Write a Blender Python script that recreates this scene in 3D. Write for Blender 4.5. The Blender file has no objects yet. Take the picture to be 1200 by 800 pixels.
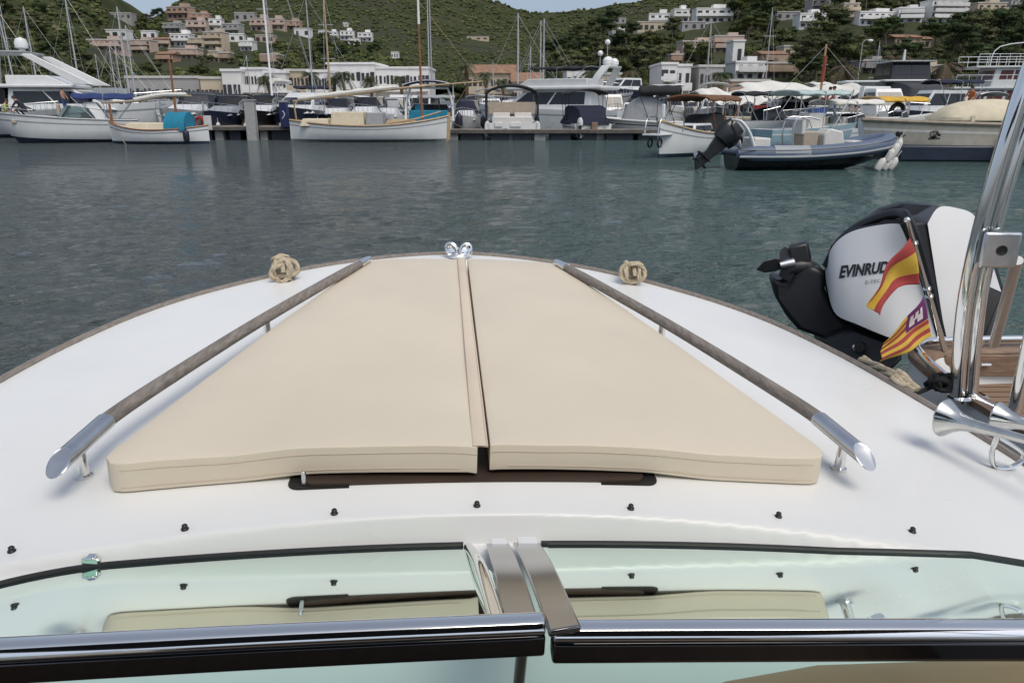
import bpy, math, random
from mathutils import Vector, Matrix, noise
from mathutils.bvhtree import BVHTree
R = math.radians
random.seed(7)
SC = bpy.context.scene
COL = SC.collection

# ---------------------------------------------------------------- camera model
FPX = 870.0; ZC = 2.05
PITCH = math.atan((400 - 125) / FPX)
CF = Vector((0, math.cos(PITCH), -math.sin(PITCH)))
CU = Vector((0, math.sin(PITCH), math.cos(PITCH)))
CAM = Vector((0, 0, ZC))

def ray(u, v):
    return CF + Vector((1, 0, 0)) * ((u - 600) / FPX) - CU * ((v - 400) / FPX)

def at(u, v, Y):
    d = ray(u, v)
    return CAM + d * (Y / d.y)

def ground(u, v, z=0.0):
    d = ray(u, v)
    return CAM + d * ((z - ZC) / d.z)

def mpp(Y):                      # metres per photo pixel near the horizon
    return Y / 1.0487 / FPX

# our own boat's frame
BM = Matrix.Translation((0.07, 0, 1.15)) @ Matrix.Rotation(R(5.0), 4, 'Z') @ Matrix.Rotation(R(2.0), 4, 'Y')
BMI = BM.inverted()

def bplane(u, v, zb):            # point of our boat's frame at height zb above its deck datum
    o = BMI @ CAM; d = (BMI.to_3x3() @ ray(u, v))
    return o + d * ((zb - o.z) / d.z)

# ---------------------------------------------------------------- materials
def lin(c):
    return tuple(((x / 255) / 12.92 if x / 255 < 0.04045 else ((x / 255 + 0.055) / 1.055) ** 2.4) for x in c)

MATS = {}
def mat(name, rgb, rough=0.5, metal=0.0, var=0.12, vscale=4.0, bump=0.0, bscale=60.0, stretch=(1, 1, 1), coat=0.0, spec=0.5, objrand=0.0, dist=0.01, rvar=0.0):
    """Principled with a noise-varied base colour, optional bump and per-object value change."""
    if name in MATS: return MATS[name]
    m = bpy.data.materials.new(name); m.use_nodes = True
    nt = m.node_tree; N = nt.nodes; L = nt.links
    b = N['Principled BSDF']
    b.inputs['Roughness'].default_value = rough; b.inputs['Metallic'].default_value = metal
    b.inputs['Coat Weight'].default_value = coat; b.inputs['Specular IOR Level'].default_value = spec
    tc = N.new('ShaderNodeTexCoord'); mp = N.new('ShaderNodeMapping'); mp.inputs['Scale'].default_value = stretch
    L.new(tc.outputs['Object'], mp.inputs['Vector'])
    nz = N.new('ShaderNodeTexNoise'); nz.inputs['Scale'].default_value = vscale; nz.inputs['Detail'].default_value = 5
    L.new(mp.outputs[0], nz.inputs['Vector'])
    rp = N.new('ShaderNodeValToRGB')
    lo = [max(0, c * (1 - var)) for c in rgb]; hi = [min(1, c * (1 + var)) for c in rgb]
    rp.color_ramp.elements[0].position = 0.3; rp.color_ramp.elements[1].position = 0.7
    rp.color_ramp.elements[0].color = (*lo, 1); rp.color_ramp.elements[1].color = (*hi, 1)
    L.new(nz.outputs['Fac'], rp.inputs['Fac'])
    out = rp.outputs['Color']
    if objrand:
        oi = N.new('ShaderNodeObjectInfo'); mr = N.new('ShaderNodeMapRange')
        mr.inputs['To Min'].default_value = 1 - objrand; mr.inputs['To Max'].default_value = 1 + objrand
        L.new(oi.outputs['Random'], mr.inputs['Value'])
        hs = N.new('ShaderNodeHueSaturation'); L.new(mr.outputs[0], hs.inputs['Value']); L.new(out, hs.inputs['Color'])
        out = hs.outputs['Color']
    L.new(out, b.inputs['Base Color'])
    if rvar:
        mr2 = N.new('ShaderNodeMapRange'); mr2.inputs['To Min'].default_value = max(0.02, rough - rvar); mr2.inputs['To Max'].default_value = rough + rvar
        L.new(nz.outputs['Fac'], mr2.inputs['Value']); L.new(mr2.outputs[0], b.inputs['Roughness'])
    if bump:
        n2 = N.new('ShaderNodeTexNoise'); n2.inputs['Scale'].default_value = bscale; n2.inputs['Detail'].default_value = 4
        L.new(mp.outputs[0], n2.inputs['Vector'])
        bp = N.new('ShaderNodeBump'); bp.inputs['Strength'].default_value = bump; bp.inputs['Distance'].default_value = dist
        L.new(n2.outputs['Fac'], bp.inputs['Height']); L.new(bp.outputs[0], b.inputs['Normal'])
    MATS[name] = m
    return m

def glass_mat(name, tint, refl_boost=1.0, rough=0.0):
    m = bpy.data.materials.new(name); m.use_nodes = True
    nt = m.node_tree; N = nt.nodes; L = nt.links; N.clear()
    o = N.new('ShaderNodeOutputMaterial'); mx = N.new('ShaderNodeMixShader'); t = N.new('ShaderNodeBsdfTransparent'); g = N.new('ShaderNodeBsdfGlossy')
    f = N.new('ShaderNodeFresnel'); f.inputs['IOR'].default_value = 1.5 * refl_boost
    t.inputs['Color'].default_value = (*tint, 1); g.inputs['Roughness'].default_value = rough; g.inputs['Color'].default_value = (.84, .96, .90, 1)
    L.new(f.outputs[0], mx.inputs[0]); L.new(t.outputs[0], mx.inputs[1]); L.new(g.outputs[0], mx.inputs[2]); L.new(mx.outputs[0], o.inputs['Surface'])
    MATS[name] = m
    return m

# ---------------------------------------------------------------- mesh builder
class MB:
    def __init__(s): s.v = []; s.f = []; s.m = []
    def add(s, vs, fs, mi=0, M=None):
        o = len(s.v)
        for p in vs:
            p = Vector(p); s.v.append(M @ p if M else p)
        for i, f in enumerate(fs):
            s.f.append([o + k for k in f]); s.m.append(mi[i] if isinstance(mi, list) else mi)
        return s
    def box(s, c, d, M=None, mi=0, top=1.0):
        x, y, z = [k / 2 for k in d]; c = Vector(c)
        vs = [c + Vector(p) for p in ((-x, -y, -z), (x, -y, -z), (x, y, -z), (-x, y, -z), (-x * top, -y * top, z), (x * top, -y * top, z), (x * top, y * top, z), (-x * top, y * top, z))]
        return s.add(vs, [(0, 3, 2, 1), (4, 5, 6, 7), (0, 1, 5, 4), (1, 2, 6, 5), (2, 3, 7, 6), (3, 0, 4, 7)], mi, M)
    def tube(s, pts, r, n=8, mi=0, M=None, caps=True, sq=1.0):
        pts = [Vector(p) for p in pts]; rs = r if isinstance(r, (list, tuple)) else [r] * len(pts)
        vs = []; fs = []; up = None
        for i, p in enumerate(pts):
            t = (pts[min(i + 1, len(pts) - 1)] - pts[max(i - 1, 0)]).normalized()
            if up is None:
                a = Vector((0, 0, 1)) if abs(t.z) < 0.9 else Vector((1, 0, 0))
                up = (a - t * a.dot(t)).normalized()
            else:
                up = (up - t * up.dot(t)).normalized()
            sd = t.cross(up)
            for k in range(n):
                a = 2 * math.pi * k / n
                vs.append(p + (sd * math.cos(a) + up * math.sin(a) * sq) * rs[i])
        for i in range(len(pts) - 1):
            for k in range(n):
                fs.append((i * n + k, i * n + (k + 1) % n, (i + 1) * n + (k + 1) % n, (i + 1) * n + k))
        if caps:
            fs.append(tuple(range(n - 1, -1, -1))); fs.append(tuple((len(pts) - 1) * n + k for k in range(n)))
        return s.add(vs, fs, mi, M)
    def lathe(s, prof, n=20, mi=0, M=None):
        vs = []; fs = []
        for (r, z) in prof:
            for k in range(n):
                a = 2 * math.pi * k / n; vs.append((r * math.cos(a), r * math.sin(a), z))
        for i in range(len(prof) - 1):
            for k in range(n):
                fs.append((i * n + k, i * n + (k + 1) % n, (i + 1) * n + (k + 1) % n, (i + 1) * n + k))
        return s.add(vs, fs, mi, M)
    def ell(s, c, r, n=14, k=8, mi=0, M=None):
        vs = []; fs = []
        for i in range(k + 1):
            a = math.pi * i / k
            for j in range(n):
                b = 2 * math.pi * j / n
                vs.append((c[0] + r[0] * math.sin(a) * math.cos(b), c[1] + r[1] * math.sin(a) * math.sin(b), c[2] + r[2] * math.cos(a)))
        for i in range(k):
            for j in range(n):
                fs.append((i * n + j, (i + 1) * n + j, (i + 1) * n + (j + 1) % n, i * n + (j + 1) % n))
        return s.add(vs, fs, mi, M)
    def prism(s, poly, ext, mi=0, M=None):
        """polygon of 3-D points pushed along the vector ext"""
        n = len(poly); a = [Vector(p) for p in poly]; e = Vector(ext)
        fs = [tuple(range(n - 1, -1, -1)), tuple(range(n, 2 * n))] + [(i, (i + 1) % n, n + (i + 1) % n, n + i) for i in range(n)]
        return s.add(a + [p + e for p in a], fs, mi, M)
    def loft(s, rings, closed=True, caps=True, mi=0, M=None, rowm=None):
        n = len(rings[0]); vs = [p for r in rings for p in r]; fs = []; ms = []
        for i in range(len(rings) - 1):
            for k in range(n if closed else n - 1):
                fs.append((i * n + k, i * n + (k + 1) % n, (i + 1) * n + (k + 1) % n, (i + 1) * n + k)); ms.append(rowm[k] if rowm else mi)
        if caps:
            fs.append(tuple(range(n - 1, -1, -1))); fs.append(tuple((len(rings) - 1) * n + k for k in range(n))); ms += [mi, mi]
        return s.add(vs, fs, ms, M)
    def grid(s, nu, nv, fn, mi=0, M=None, mfn=None):
        vs = [fn(i / nu, j / nv) for j in range(nv + 1) for i in range(nu + 1)]
        fs = []; ms = []
        for j in range(nv):
            for i in range(nu):
                a = j * (nu + 1) + i; fs.append((a, a + 1, a + nu + 2, a + nu + 1)); ms.append(mfn(i / nu, j / nv) if mfn else mi)
        return s.add(vs, fs, ms, M)
    def build(s, name, mats, parent=None, smooth=35, M=None, bevel=0, seg=2, label=None):
        me = bpy.data.meshes.new(name)
        me.from_pydata([tuple(p) for p in s.v], [], s.f); me.update()
        if not isinstance(mats, (list, tuple)): mats = [mats]
        for m in mats: me.materials.append(m)
        me.polygons.foreach_set('material_index', s.m)
        if smooth:
            me.shade_smooth()
            if smooth < 180: me.set_sharp_from_angle(angle=R(smooth))
        o = bpy.data.objects.new(name, me); COL.objects.link(o)
        if parent: o.parent = parent
        if M is not None: o.matrix_local = M
        if bevel:
            b = o.modifiers.new('bevel', 'BEVEL'); b.width = bevel; b.segments = seg; b.limit_method = 'ANGLE'; b.angle_limit = R(40)
            b.harden_normals = False
        if label: o['label'] = label
        return o

def tag(o, label=None, cat=None, group=None, kind=None):
    if label: o['label'] = label
    if cat: o['category'] = cat
    if group: o['group'] = group
    if kind: o['kind'] = kind
    return o

def thing(name, label, cat, loc=(0, 0, 0), rz=0.0, group=None, M=None):
    o = bpy.data.objects.new(name, None); COL.objects.link(o); o.empty_display_size = .2
    if M is not None: o.matrix_world = M
    else: o.location = loc; o.rotation_euler = (0, 0, rz)
    return tag(o, label, cat, group)

def copy_tree(o, parent=None):
    c = o.copy(); COL.objects.link(c)
    if parent: c.parent = parent
    for ch in list(o.children): copy_tree(ch, c)
    return c

def smooth_path(pts, n=6):
    """Catmull-Rom through the points"""
    P = [Vector(p) for p in pts]; out = []
    for i in range(len(P) - 1):
        a = P[max(i - 1, 0)]; b = P[i]; c = P[i + 1]; d = P[min(i + 2, len(P) - 1)]
        for k in range(n):
            t = k / n
            out.append(0.5 * ((2 * b) + (c - a) * t + (2 * a - 5 * b + 4 * c - d) * t * t + (3 * b - a - 3 * c + d) * t ** 3))
    out.append(P[-1]); return out

def interp(tab, x):
    if x <= tab[0][0]: return tab[0][1]
    for (a, b), (c, d) in zip(tab, tab[1:]):
        if x <= c: return b + (d - b) * (x - a) / (c - a)
    return tab[-1][1]

def sstep(a, b, x):
    t = max(0, min(1, (x - a) / (b - a))); return t * t * (3 - 2 * t)

# ---------------------------------------------------------------- shared materials
GEL = mat('white_gelcoat', (.765, .77, .75), .30, var=.03, vscale=2.2, rvar=.10, spec=.4)
VINYL = mat('beige_vinyl', (.665, .588, .462), .5, var=.035, vscale=2.5, bump=.12, bscale=900, dist=.001)
PIPE = mat('beige_piping', (.60, .51, .40), .6, var=.05)
TEAKG = mat('weathered_teak', (.205, .178, .155), .75, var=.32, vscale=1, stretch=(110, 2.2, 110), bump=.6, bscale=1.6, dist=.003)
TEAK = mat('oiled_teak', (.30, .17, .085), .55, var=.3, vscale=5, stretch=(1, 12, 12), bump=.2, bscale=20)
CHROME = mat('polished_steel', (.78, .78, .77), .07, 1.0, var=.03, vscale=8)
STEEL = mat('brushed_steel', (.62, .63, .64), .28, 1.0, var=.08, vscale=20)
RUBBER = mat('black_rubber', (.012, .012, .013), .35, var=.2)
GBLACK = mat('black_bar_reflection', (.006, .006, .007), .06, var=.2, coat=.5)
BLACKP = mat('black_plastic', (.009, .0095, .011), .42, var=.25, vscale=9)
WHITEP = mat('white_paint', (.78, .79, .78), .3, var=.03)
ROPE = mat('beige_rope', (.50, .42, .30), .9, var=.25, vscale=40, bump=.6, bscale=250, dist=.003)
DARKGLASS = mat('dark_window', (.012, .014, .018), .08, var=.3, vscale=3)
WIN = mat('window_glass', (.03, .035, .04), .12, var=.4, vscale=2)
# ================================================================ OUR BOAT (foreground)
def deckz(x, y):
    return 0.05 * (y - 1.5) - 0.045 * x * x
EDGE = [(-3.2, 1.62), (-1, 1.70), (1.0, 1.73), (1.7, 1.725), (2.1, 1.695), (2.45, 1.64), (2.8, 1.565), (3.15, 1.43), (3.4, 1.255), (3.6, 1.03), (3.75, .83), (3.87, .62), (3.96, .40), (4.02, .2), (4.05, 0.0)]
def edge_pts():
    half = smooth_path([(w, y, 0) for y, w in EDGE], 5)
    return half
OUT_R = edge_pts()
def halfw(y):
    best = 0
    for a, b in zip(OUT_R, OUT_R[1:]):
        if a.y <= y <= b.y:
            return a.x + (b.x - a.x) * (y - a.y) / max(1e-9, b.y - a.y)
    return OUT_R[0].x if y < OUT_R[0].y else 0.0

boat = thing('speedboat', 'white speedboat in the foreground with beige sun pads and wooden handrails on its foredeck', 'speedboat', M=BM)

def ycrease(x): return 1.53 - .095 * x * x
def deck_h(x, y):
    z = deckz(x, y)
    yc = ycrease(x)
    if y < yc:
        d = yc - y
        dr = max(.03, 1 - .62 * x * x); z -= .062 * dr * min(1, max(0, (d - .002) / (.034 * dr))) + .01 * sstep(.06, .5, d)
    return z
# deck: rows follow the outline
ys = [0.80 + .045 * i for i in range(0, 52)]
ys = [y for y in ys if y < 3.1] + [3.1 + .95 * math.sin(math.pi / 2 * i / 40) for i in range(0, 41)]
ys = sorted(set([round(y, 4) for y in ys] + [1.34 + .004 * i for i in range(56)]))
NS = 60
mb = MB(); rows = []
for y in ys:
    w = max(halfw(y), .002)
    rows.append([Vector((w * s, y, deck_h(w * s, y))) for s in [-1 + 2 * i / NS for i in range(NS + 1)]])
mb.loft(rows, closed=False, caps=False)
mb.build('foredeck', GEL, boat, smooth=180)
# hull shell under the edge
full = [Vector((-p.x, p.y, 0)) for p in OUT_R] + [p for p in reversed(OUT_R[:-1])]
rings = []
for (zz, fx, fy) in ((-.012, 1.0, 1.0), (-.10, .99, .995), (-.45, .95, .97), (-.9, .87, .93), (-1.35, .72, .87)):
    ring = []
    for p in full:
        yy = 1 + (p.y - 1) * fy if p.y > 1 else p.y
        ring.append(Vector((p.x * fx, yy, deckz(p.x, p.y) + zz if zz > -.2 else -.05 + zz + .02 * p.y)))
    rings.append(ring)
mb = MB().loft(rings, closed=False, caps=False)
n = len(full)
mb.build('hull', GEL, boat, smooth=60)
# wooden rubbing strake round the edge
pth = [Vector((p.x * 1.006, p.y * 1.002, deckz(p.x, p.y) - .004)) for p in full]
MB().tube(pth, .019, 10).build('rubbing_strake', TEAKG, boat)
# hatch frame + dark slab painting the shaded recess under the pads
HB = mat('brown_hatch_trim', (.045, .030, .022), .45, var=.2)
HD = mat('painted_recess_shade', (.01, .009, .008), .6)
def rrect(x0, x1, y0, y1, r, n=6):
    pts = []
    for cx, cy, a0 in ((x1 - r, y1 - r, 0), (x0 + r, y1 - r, 90), (x0 + r, y0 + r, 180), (x1 - r, y0 + r, 270)):
        for k in range(n + 1):
            a = R(a0 + 90 * k / n); pts.append((cx + r * math.cos(a), cy + r * math.sin(a)))
    return pts
def deck_slab(poly, z0, z1, name, m, parent, bevel=0):
    top = [Vector((x, y, deck_h(x, y) + z1)) for x, y in poly]; bot = [Vector((x, y, deck_h(x, y) + z0)) for x, y in poly]
    b = MB(); n = len(poly); c = Vector((sum(p[0] for p in poly) / n, sum(p[1] for p in poly) / n, 0))
    ct = Vector((c.x, c.y, sum(p.z for p in top) / n)); 
    fs = [(i, (i + 1) % n, n + (i + 1) % n, n + i) for i in range(n)] + [(n + i, n + (i + 1) % n, 2 * n) for i in range(n)]
    b.add(bot + top + [ct], fs)
    return b.build(name, m, parent, bevel=bevel)
hatch = deck_slab(rrect(-.475, .45, 1.652, 2.4, .03), -.01, .004, 'hatch_recess_shade', HD, boat)
deck_slab(rrect(-.44, .415, 1.664, 2.4, .025), 0, .010, 'hatch_lid', HB, boat)
# studs for the canvas cover
st = MB().lathe([(0, 0), (.0085, 0), (.0085, .004), (.006, .006), (.0065, .011), (.0045, .0135), (0, .014)], 14)
st0 = None
for x, y in ((-1.02, 1.482), (-.668, 1.513), (-.345, 1.543), (-.017, 1.558), (.35, 1.546), (.712, 1.53), (1.04, 1.497)):
    if st0 is None:
        st0 = st.build('snap_stud', BLACKP, boat); o = st0
    else:
        o = st0.copy(); COL.objects.link(o)
    o.location = (x, y, deck_h(x, y) - .001)

# ---- handrails
def handrail(sx):
    zz = .098
    base = [(1.006, 1.645), (.985, 1.90), (.90, 2.22), (.765, 2.66), (.62, 3.08), (.485, 3.46)]
    pts = smooth_path([(sx * x, y, deckz(x, y) + zz) for x, y in base], 8)
    mb = MB()
    i0 = 8
    mb.tube(pts[i0 - 1:], [.0228] * (len(pts) - i0 - 3) + [.022, .021, .019, .017], 20, sq=.85)
    root = mb.build('handrail', TEAKG, boat)
    # chrome rear cap, cut at a slant
    a = pts[0]; b = pts[i0]; d = (b - a).normalized(); side = Vector((d.y, -d.x, 0)).normalized(); up = side.cross(d)
    rings = []
    for k, t in enumerate((0, .002, .2, .5, 1.0)):
        ring = []
        for j in range(22):
            an = 2 * math.pi * j / 22; rr = .0256 if k else .024
            off = side * math.cos(an) * rr + up * math.sin(an) * rr * .86
            cut = (.075 * (.5 + .5 * math.sin(an))) * (1 - t)
            ring.append(a + (b - a) * t + off + d * cut)
        rings.append(ring)
    MB().loft(rings).build('end_cap', STEEL, root)
    c = pts[-1]; d2 = (pts[-1] - pts[-3]).normalized()
    MB().tube([c - d2 * .01, c + d2 * .06, c + d2 * .105], [.020, .018, .013], 16).build('end_cap', CHROME, root)
    for fx, fy in ((1.004, 1.79), (.745, 2.70), (.49, 3.47)):
        zb = deckz(fx, fy)
        p = Vector((sx * fx, fy, zb))
        MB().tube([p + Vector((0, 0, -.002)), p + Vector((0, 0, .006)), p + Vector((0, 0, .010)), p + Vector((0, -.004, .085))], [.021, .021, .014, .0125], 14).build('bracket', CHROME, root)
    return root
handrail(-1); handrail(1)

# ---- bow cleat: two open ears on a small foot
cl = MB()
for s in (-1, 1):
    M = Matrix.Translation((-.019 + s * .036, 3.955, deckz(0, 3.955) + .042)) @ Matrix.Rotation(s * R(28), 4, 'Y') @ Matrix.Rotation(R(-22), 4, 'X')
    ringp = []
    for k in range(25):
        a = 2 * math.pi * k / 24
        ringp.append((.026 * math.cos(a), 0, .034 * math.sin(a)))
    cl.tube(ringp, [.0105 + .006 * math.sin(2 * math.pi * k / 24 + .6) for k in range(25)], 10, M=M, caps=False)
    cl.ell((0, .006, .004), (.026, .006, .034), M=M)
cl.ell((-.019, 3.95, deckz(0, 3.95) + .012), (.055, .03, .018))
cl.build('bow_cleat', CHROME, boat)

# ---- windscreen
wy = lambda x: 1.486 - .062 * x * x - (0.8 * (abs(x + .80)) ** 2 if x < -.80 else 0)
# the bar stands .30 m above the deck datum
def wbase(x): 
    y = wy(x); return Vector((x, y, deck_h(x, y) + .006))
screen = bpy.data.objects.new('windscreen', None); COL.objects.link(screen); screen.parent = boat
# top bar centre lines from the boat's frame
ZB = .283
Lb = [bplane(-130, 772, ZB), bplane(0, 764, ZB), bplane(320, 747, ZB), bplane(637, 733, ZB)]
Rb = [bplane(647, 737, ZB), bplane(900, 736, ZB), bplane(1200, 736, ZB), bplane(1400, 740, ZB)]
def lerp_path(P, t):
    L = [0]
    for a, b in zip(P, P[1:]): L.append(L[-1] + (b - a).length)
    s = t * L[-1]
    for i in range(len(P) - 1):
        if s <= L[i + 1] or i == len(P) - 2:
            return P[i].lerp(P[i + 1], (s - L[i]) / (L[i + 1] - L[i]))
PANE = glass_mat('tinted_pane', (.72, .95, .84), .77, .025)
def pane(x0, x1, bar, lab=None):
    mb = MB()
    def fn(i, j):
        a = wbase(x0 + (x1 - x0) * i); b = lerp_path(bar, i) + Vector((0, .012, 0)); p = a.lerp(b, j)
        p.z += .003 * math.sin(math.pi * j); return p
    mb.grid(40, 10, fn)
    return mb.build('pane', PANE, screen, smooth=180)
pane(-1.22, -.055, Lb); pane(.145, 1.55, Rb)
for x0, x1 in ((-1.25, -.05), (.13, 1.6)):
    pts = [wbase(x0 + (x1 - x0) * k / 50) + Vector((0, .004, -.002)) for k in range(51)]
    MB().tube(pts, .0075, 8, sq=1.25).build('rubber_gasket', RUBBER, screen)
def bar(P, z0=0):
    pts = smooth_path(P, 8)
    sec = []
    prof = [(-.0165, .005), (-.012, .011), (.002, .0125), (.012, .009), (.015, .002), (.014, -.004), (-.018, -.004), (-.0185, .001)]
    prof2 = [(-.0195, -.0045), (.013, -.0045), (.012, -.030), (.007, -.036), (-.016, -.036), (-.0205, -.031)]
    def sweep(prof):
        rings = []
        for i, p in enumerate(pts):
            t = (pts[min(i + 1, len(pts) - 1)] - pts[max(i - 1, 0)]); t.z = 0; t.normalize()
            sd = Vector((-t.y, t.x, 0))
            rings.append([p + sd * a + Vector((0, 0, b + z0)) for a, b in prof])
        return rings
    b = MB().loft(sweep(prof)).build('top_bar', CHROME, screen, smooth=50, bevel=.003)
    MB().loft(sweep(prof2)).build('dark_bar_face', GBLACK, b, smooth=40, bevel=.004)  # glossy black stands in for dark reflections on the bar's aft face
bar(Lb, .004); bar(Rb, -.002)
DKSTEEL = mat('dark_polished_steel', (.25, .24, .23), .14, 1.0, var=.1, vscale=12)
# centre bracket: steel plates running from the deck up to the bars
def plate(b0, b1, t0, t1, th, lift, name, m):
    P = []
    for (q, l) in ((b0, 0), (b1, 0), (t1, 1), (t0, 1)):
        P.append(Vector(q))
    mb = MB()
    e = Vector((0, .25, 1)).normalized()
    def fn(i, j):
        a = P[0].lerp(P[1], i); b = P[3].lerp(P[2], i); p = a.lerp(b, j)
        return p + e * (.010 * math.sin(math.pi * j) + lift)
    top = [[fn(i, j / 8) for i in (0, 1)] for j in range(9)]
    rings = [[r[0] - e * th, r[1] - e * th, r[1], r[0]] for r in top]
    mb.loft(rings)
    return mb.build(name, m, screen, smooth=40, bevel=.003)
zb = lambda u, v: bplane(u, v, -.045)
plate(zb(570, 638), zb(597, 638), bplane(590, 731, ZB), bplane(632, 731, ZB), .009, .004, 'centre_plate', DKSTEEL)
plate(zb(601, 640), zb(632, 640), bplane(643, 748, ZB + .022), bplane(681, 741, ZB + .022), .009, .010, 'centre_plate', DKSTEEL)
e0 = zb(549, 641); e1 = bplane(583, 730, ZB)
MB().tube(smooth_path([e0, e0.lerp(e1, .5) + Vector((0, 0, .022)), e1], 6), .011, 12).build('edge_tube', CHROME, screen)
for (u0, u1, v, l) in ((575, 594, 641, .012), (606, 629, 643, .02)):
    a = zb(u0, v); b = zb(u1, v)
    MB().box((a + b) / 2 + Vector((0, 0, l)), ((b - a).length, .03, .006)).build('plate_clip', WHITEP, screen, bevel=.002)
# small chrome hinge clip on the left of the gasket
a = wbase(-.845)
cp = MB().box(a + Vector((0, .012, .010)), (.032, .018, .018)).box(a + Vector((0.004, .006, .022)), (.018, .02, .006)).tube([a + Vector((-.018, .012, .012)), a + Vector((.02, .012, .012))], .006, 10)
cp.build('hinge_clip', CHROME, screen, bevel=.002)
# strut under the joint and the tan hood on the dash
a = bplane(613, 775, .14)
MB().tube([a + Vector((0, .01, .03)), a + Vector((0, .06, -.16))], .011, 12, sq=.8).build('centre_strut', mat('reflected_brown_strut', (.07, .045, .03), .2, .6), screen)  # brown reflections on the chrome strut put into its colour
HOOD = mat('tan_leather', (.46, .27, .15), .55, var=.1, bump=.15, bscale=300)
hood = MB()
rings = []
for k in range(9):
    t = k / 8; x = .20 + 1.3 * t
    top = .02 + .05 * min(1, t * 5) ** .5
    fy = .93 + .05 * min(1, t * 4) ** .6
    rings.append([Vector((x, .55, -.10)), Vector((x, .55, top - .02)), Vector((x, .75, top)), Vector((x, fy - .06, top - .005)), Vector((x, fy, top - .04)), Vector((x, fy + .01, -.10))])
hood.loft(rings).build('dash_hood', HOOD, boat, smooth=50, bevel=.01, seg=3)
# pale dash panel with a grille of small holes
GR = mat('grille_dark', (.33, .35, .34), .6)
gb = MB()
for i in range(30):
    for j in range(5):
        x = -.62 + i * .0125 + .0; y = .955 + j * .011
        gb.box((x, y, deck_h(x, y) + .0015), (.006, .005, .002))
gb.build('dash_grille', GR, boat, smooth=0)
# cockpit behind the screen: sole, coamings and a bench
SOLE = mat('teak_sole', (.16, .10, .06), .6, var=.3, vscale=6, stretch=(14, 1, 1))
MB().box((0, -1.2, -.80), (3.1, 4.0, .03)).build('cockpit_sole', SOLE, boat)
for s in (-1, 1):
    MB().box((s * 1.56, -1.2, -.42), (.05, 4.0, .74)).build('cockpit_coaming', GEL, boat)
    MB().box((s * 1.65, -1.2, -.06), (.14, 4.0, .03)).build('side_deck', GEL, boat)
MB().box((0, .81, -.44), (3.0, .04, .66)).build('dash_front', mat('dark_dash', (.035, .03, .028), .5), boat)
sb = MB().box((0, -2.2, -.55), (2.4, .6, .45)).box((0, -2.5, -.2), (2.4, .16, .7))
sb.build('bench_seat', mat('dark_seat', (.03, .03, .035), .6), boat, bevel=.04, seg=3)
# unseen canopy added over the cockpit to shade the windscreen and dash
cano = bpy.data.objects.new('added_cockpit_shade', None); COL.objects.link(cano); cano.parent = boat
MB().grid(14, 14, lambda i, j: Vector((-1.35 + 2.7 * i, -2.3 + 2.62 * j, 1.42 - .10 * (2 * i - 1) ** 2 - .05 * (2 * j - 1) ** 2))).build('canvas', mat('added_shade_cloth', (.02, .022, .035), .8), cano, smooth=180)
for s in (-1, 1):
    for y0, y1 in ((-2.2, -2.25), (-.7, -.35)):
        MB().tube([(s * 1.55, y0, -.08), (s * 1.36, y1, 1.31)], .016, 8).build('added_shade_post', CHROME, cano)
# twin air horns on the starboard side
hn = bpy.data.objects.new('air_horn', None); COL.objects.link(hn); hn.parent = boat
def horn(u, v, zb_, yaw, L, rb):
    p = bplane(u, v, zb_)
    M = Matrix.Translation(p) @ Matrix.Rotation(R(yaw), 4, 'Z') @ Matrix.Rotation(R(84), 4, 'Y')
    pr = [(rb * .86, .006), (rb * 1.0, 0), (rb * 1.02, .004), (rb * .90, .014), (rb * .66, .032), (rb * .46, .055), (rb * .34, .09), (rb * .26, .15), (rb * .21, .24), (rb * .20, L), (0.001, L + .004)]
    inner = [(rb * .9, .004), (rb * .6, .03), (rb * .35, .07), (rb * .15, .12), (.0005, .13)]
    MB().lathe(pr, 28, M=M).lathe(inner, 28, M=M).build('trumpet', mat('worn_chrome', (.62, .62, .60), .15, 1.0, var=.12, vscale=25, rvar=.06), hn)
horn(1106, 489, .045, -66, .42, .058)
horn(1168, 489, .060, -62, .36, .048)
fb = bplane(1176, 548, -.09)
loop = smooth_path([fb + Vector(q) for q in ((-.045, .0, .105), (-.05, 0, .05), (-.028, 0, .004), (.028, 0, .004), (.055, 0, .045), (-.045, .0, .105))], 6)
MB().tube(loop, .009, 10, sq=.7).build('horn_bracket', CHROME, hn)

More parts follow.
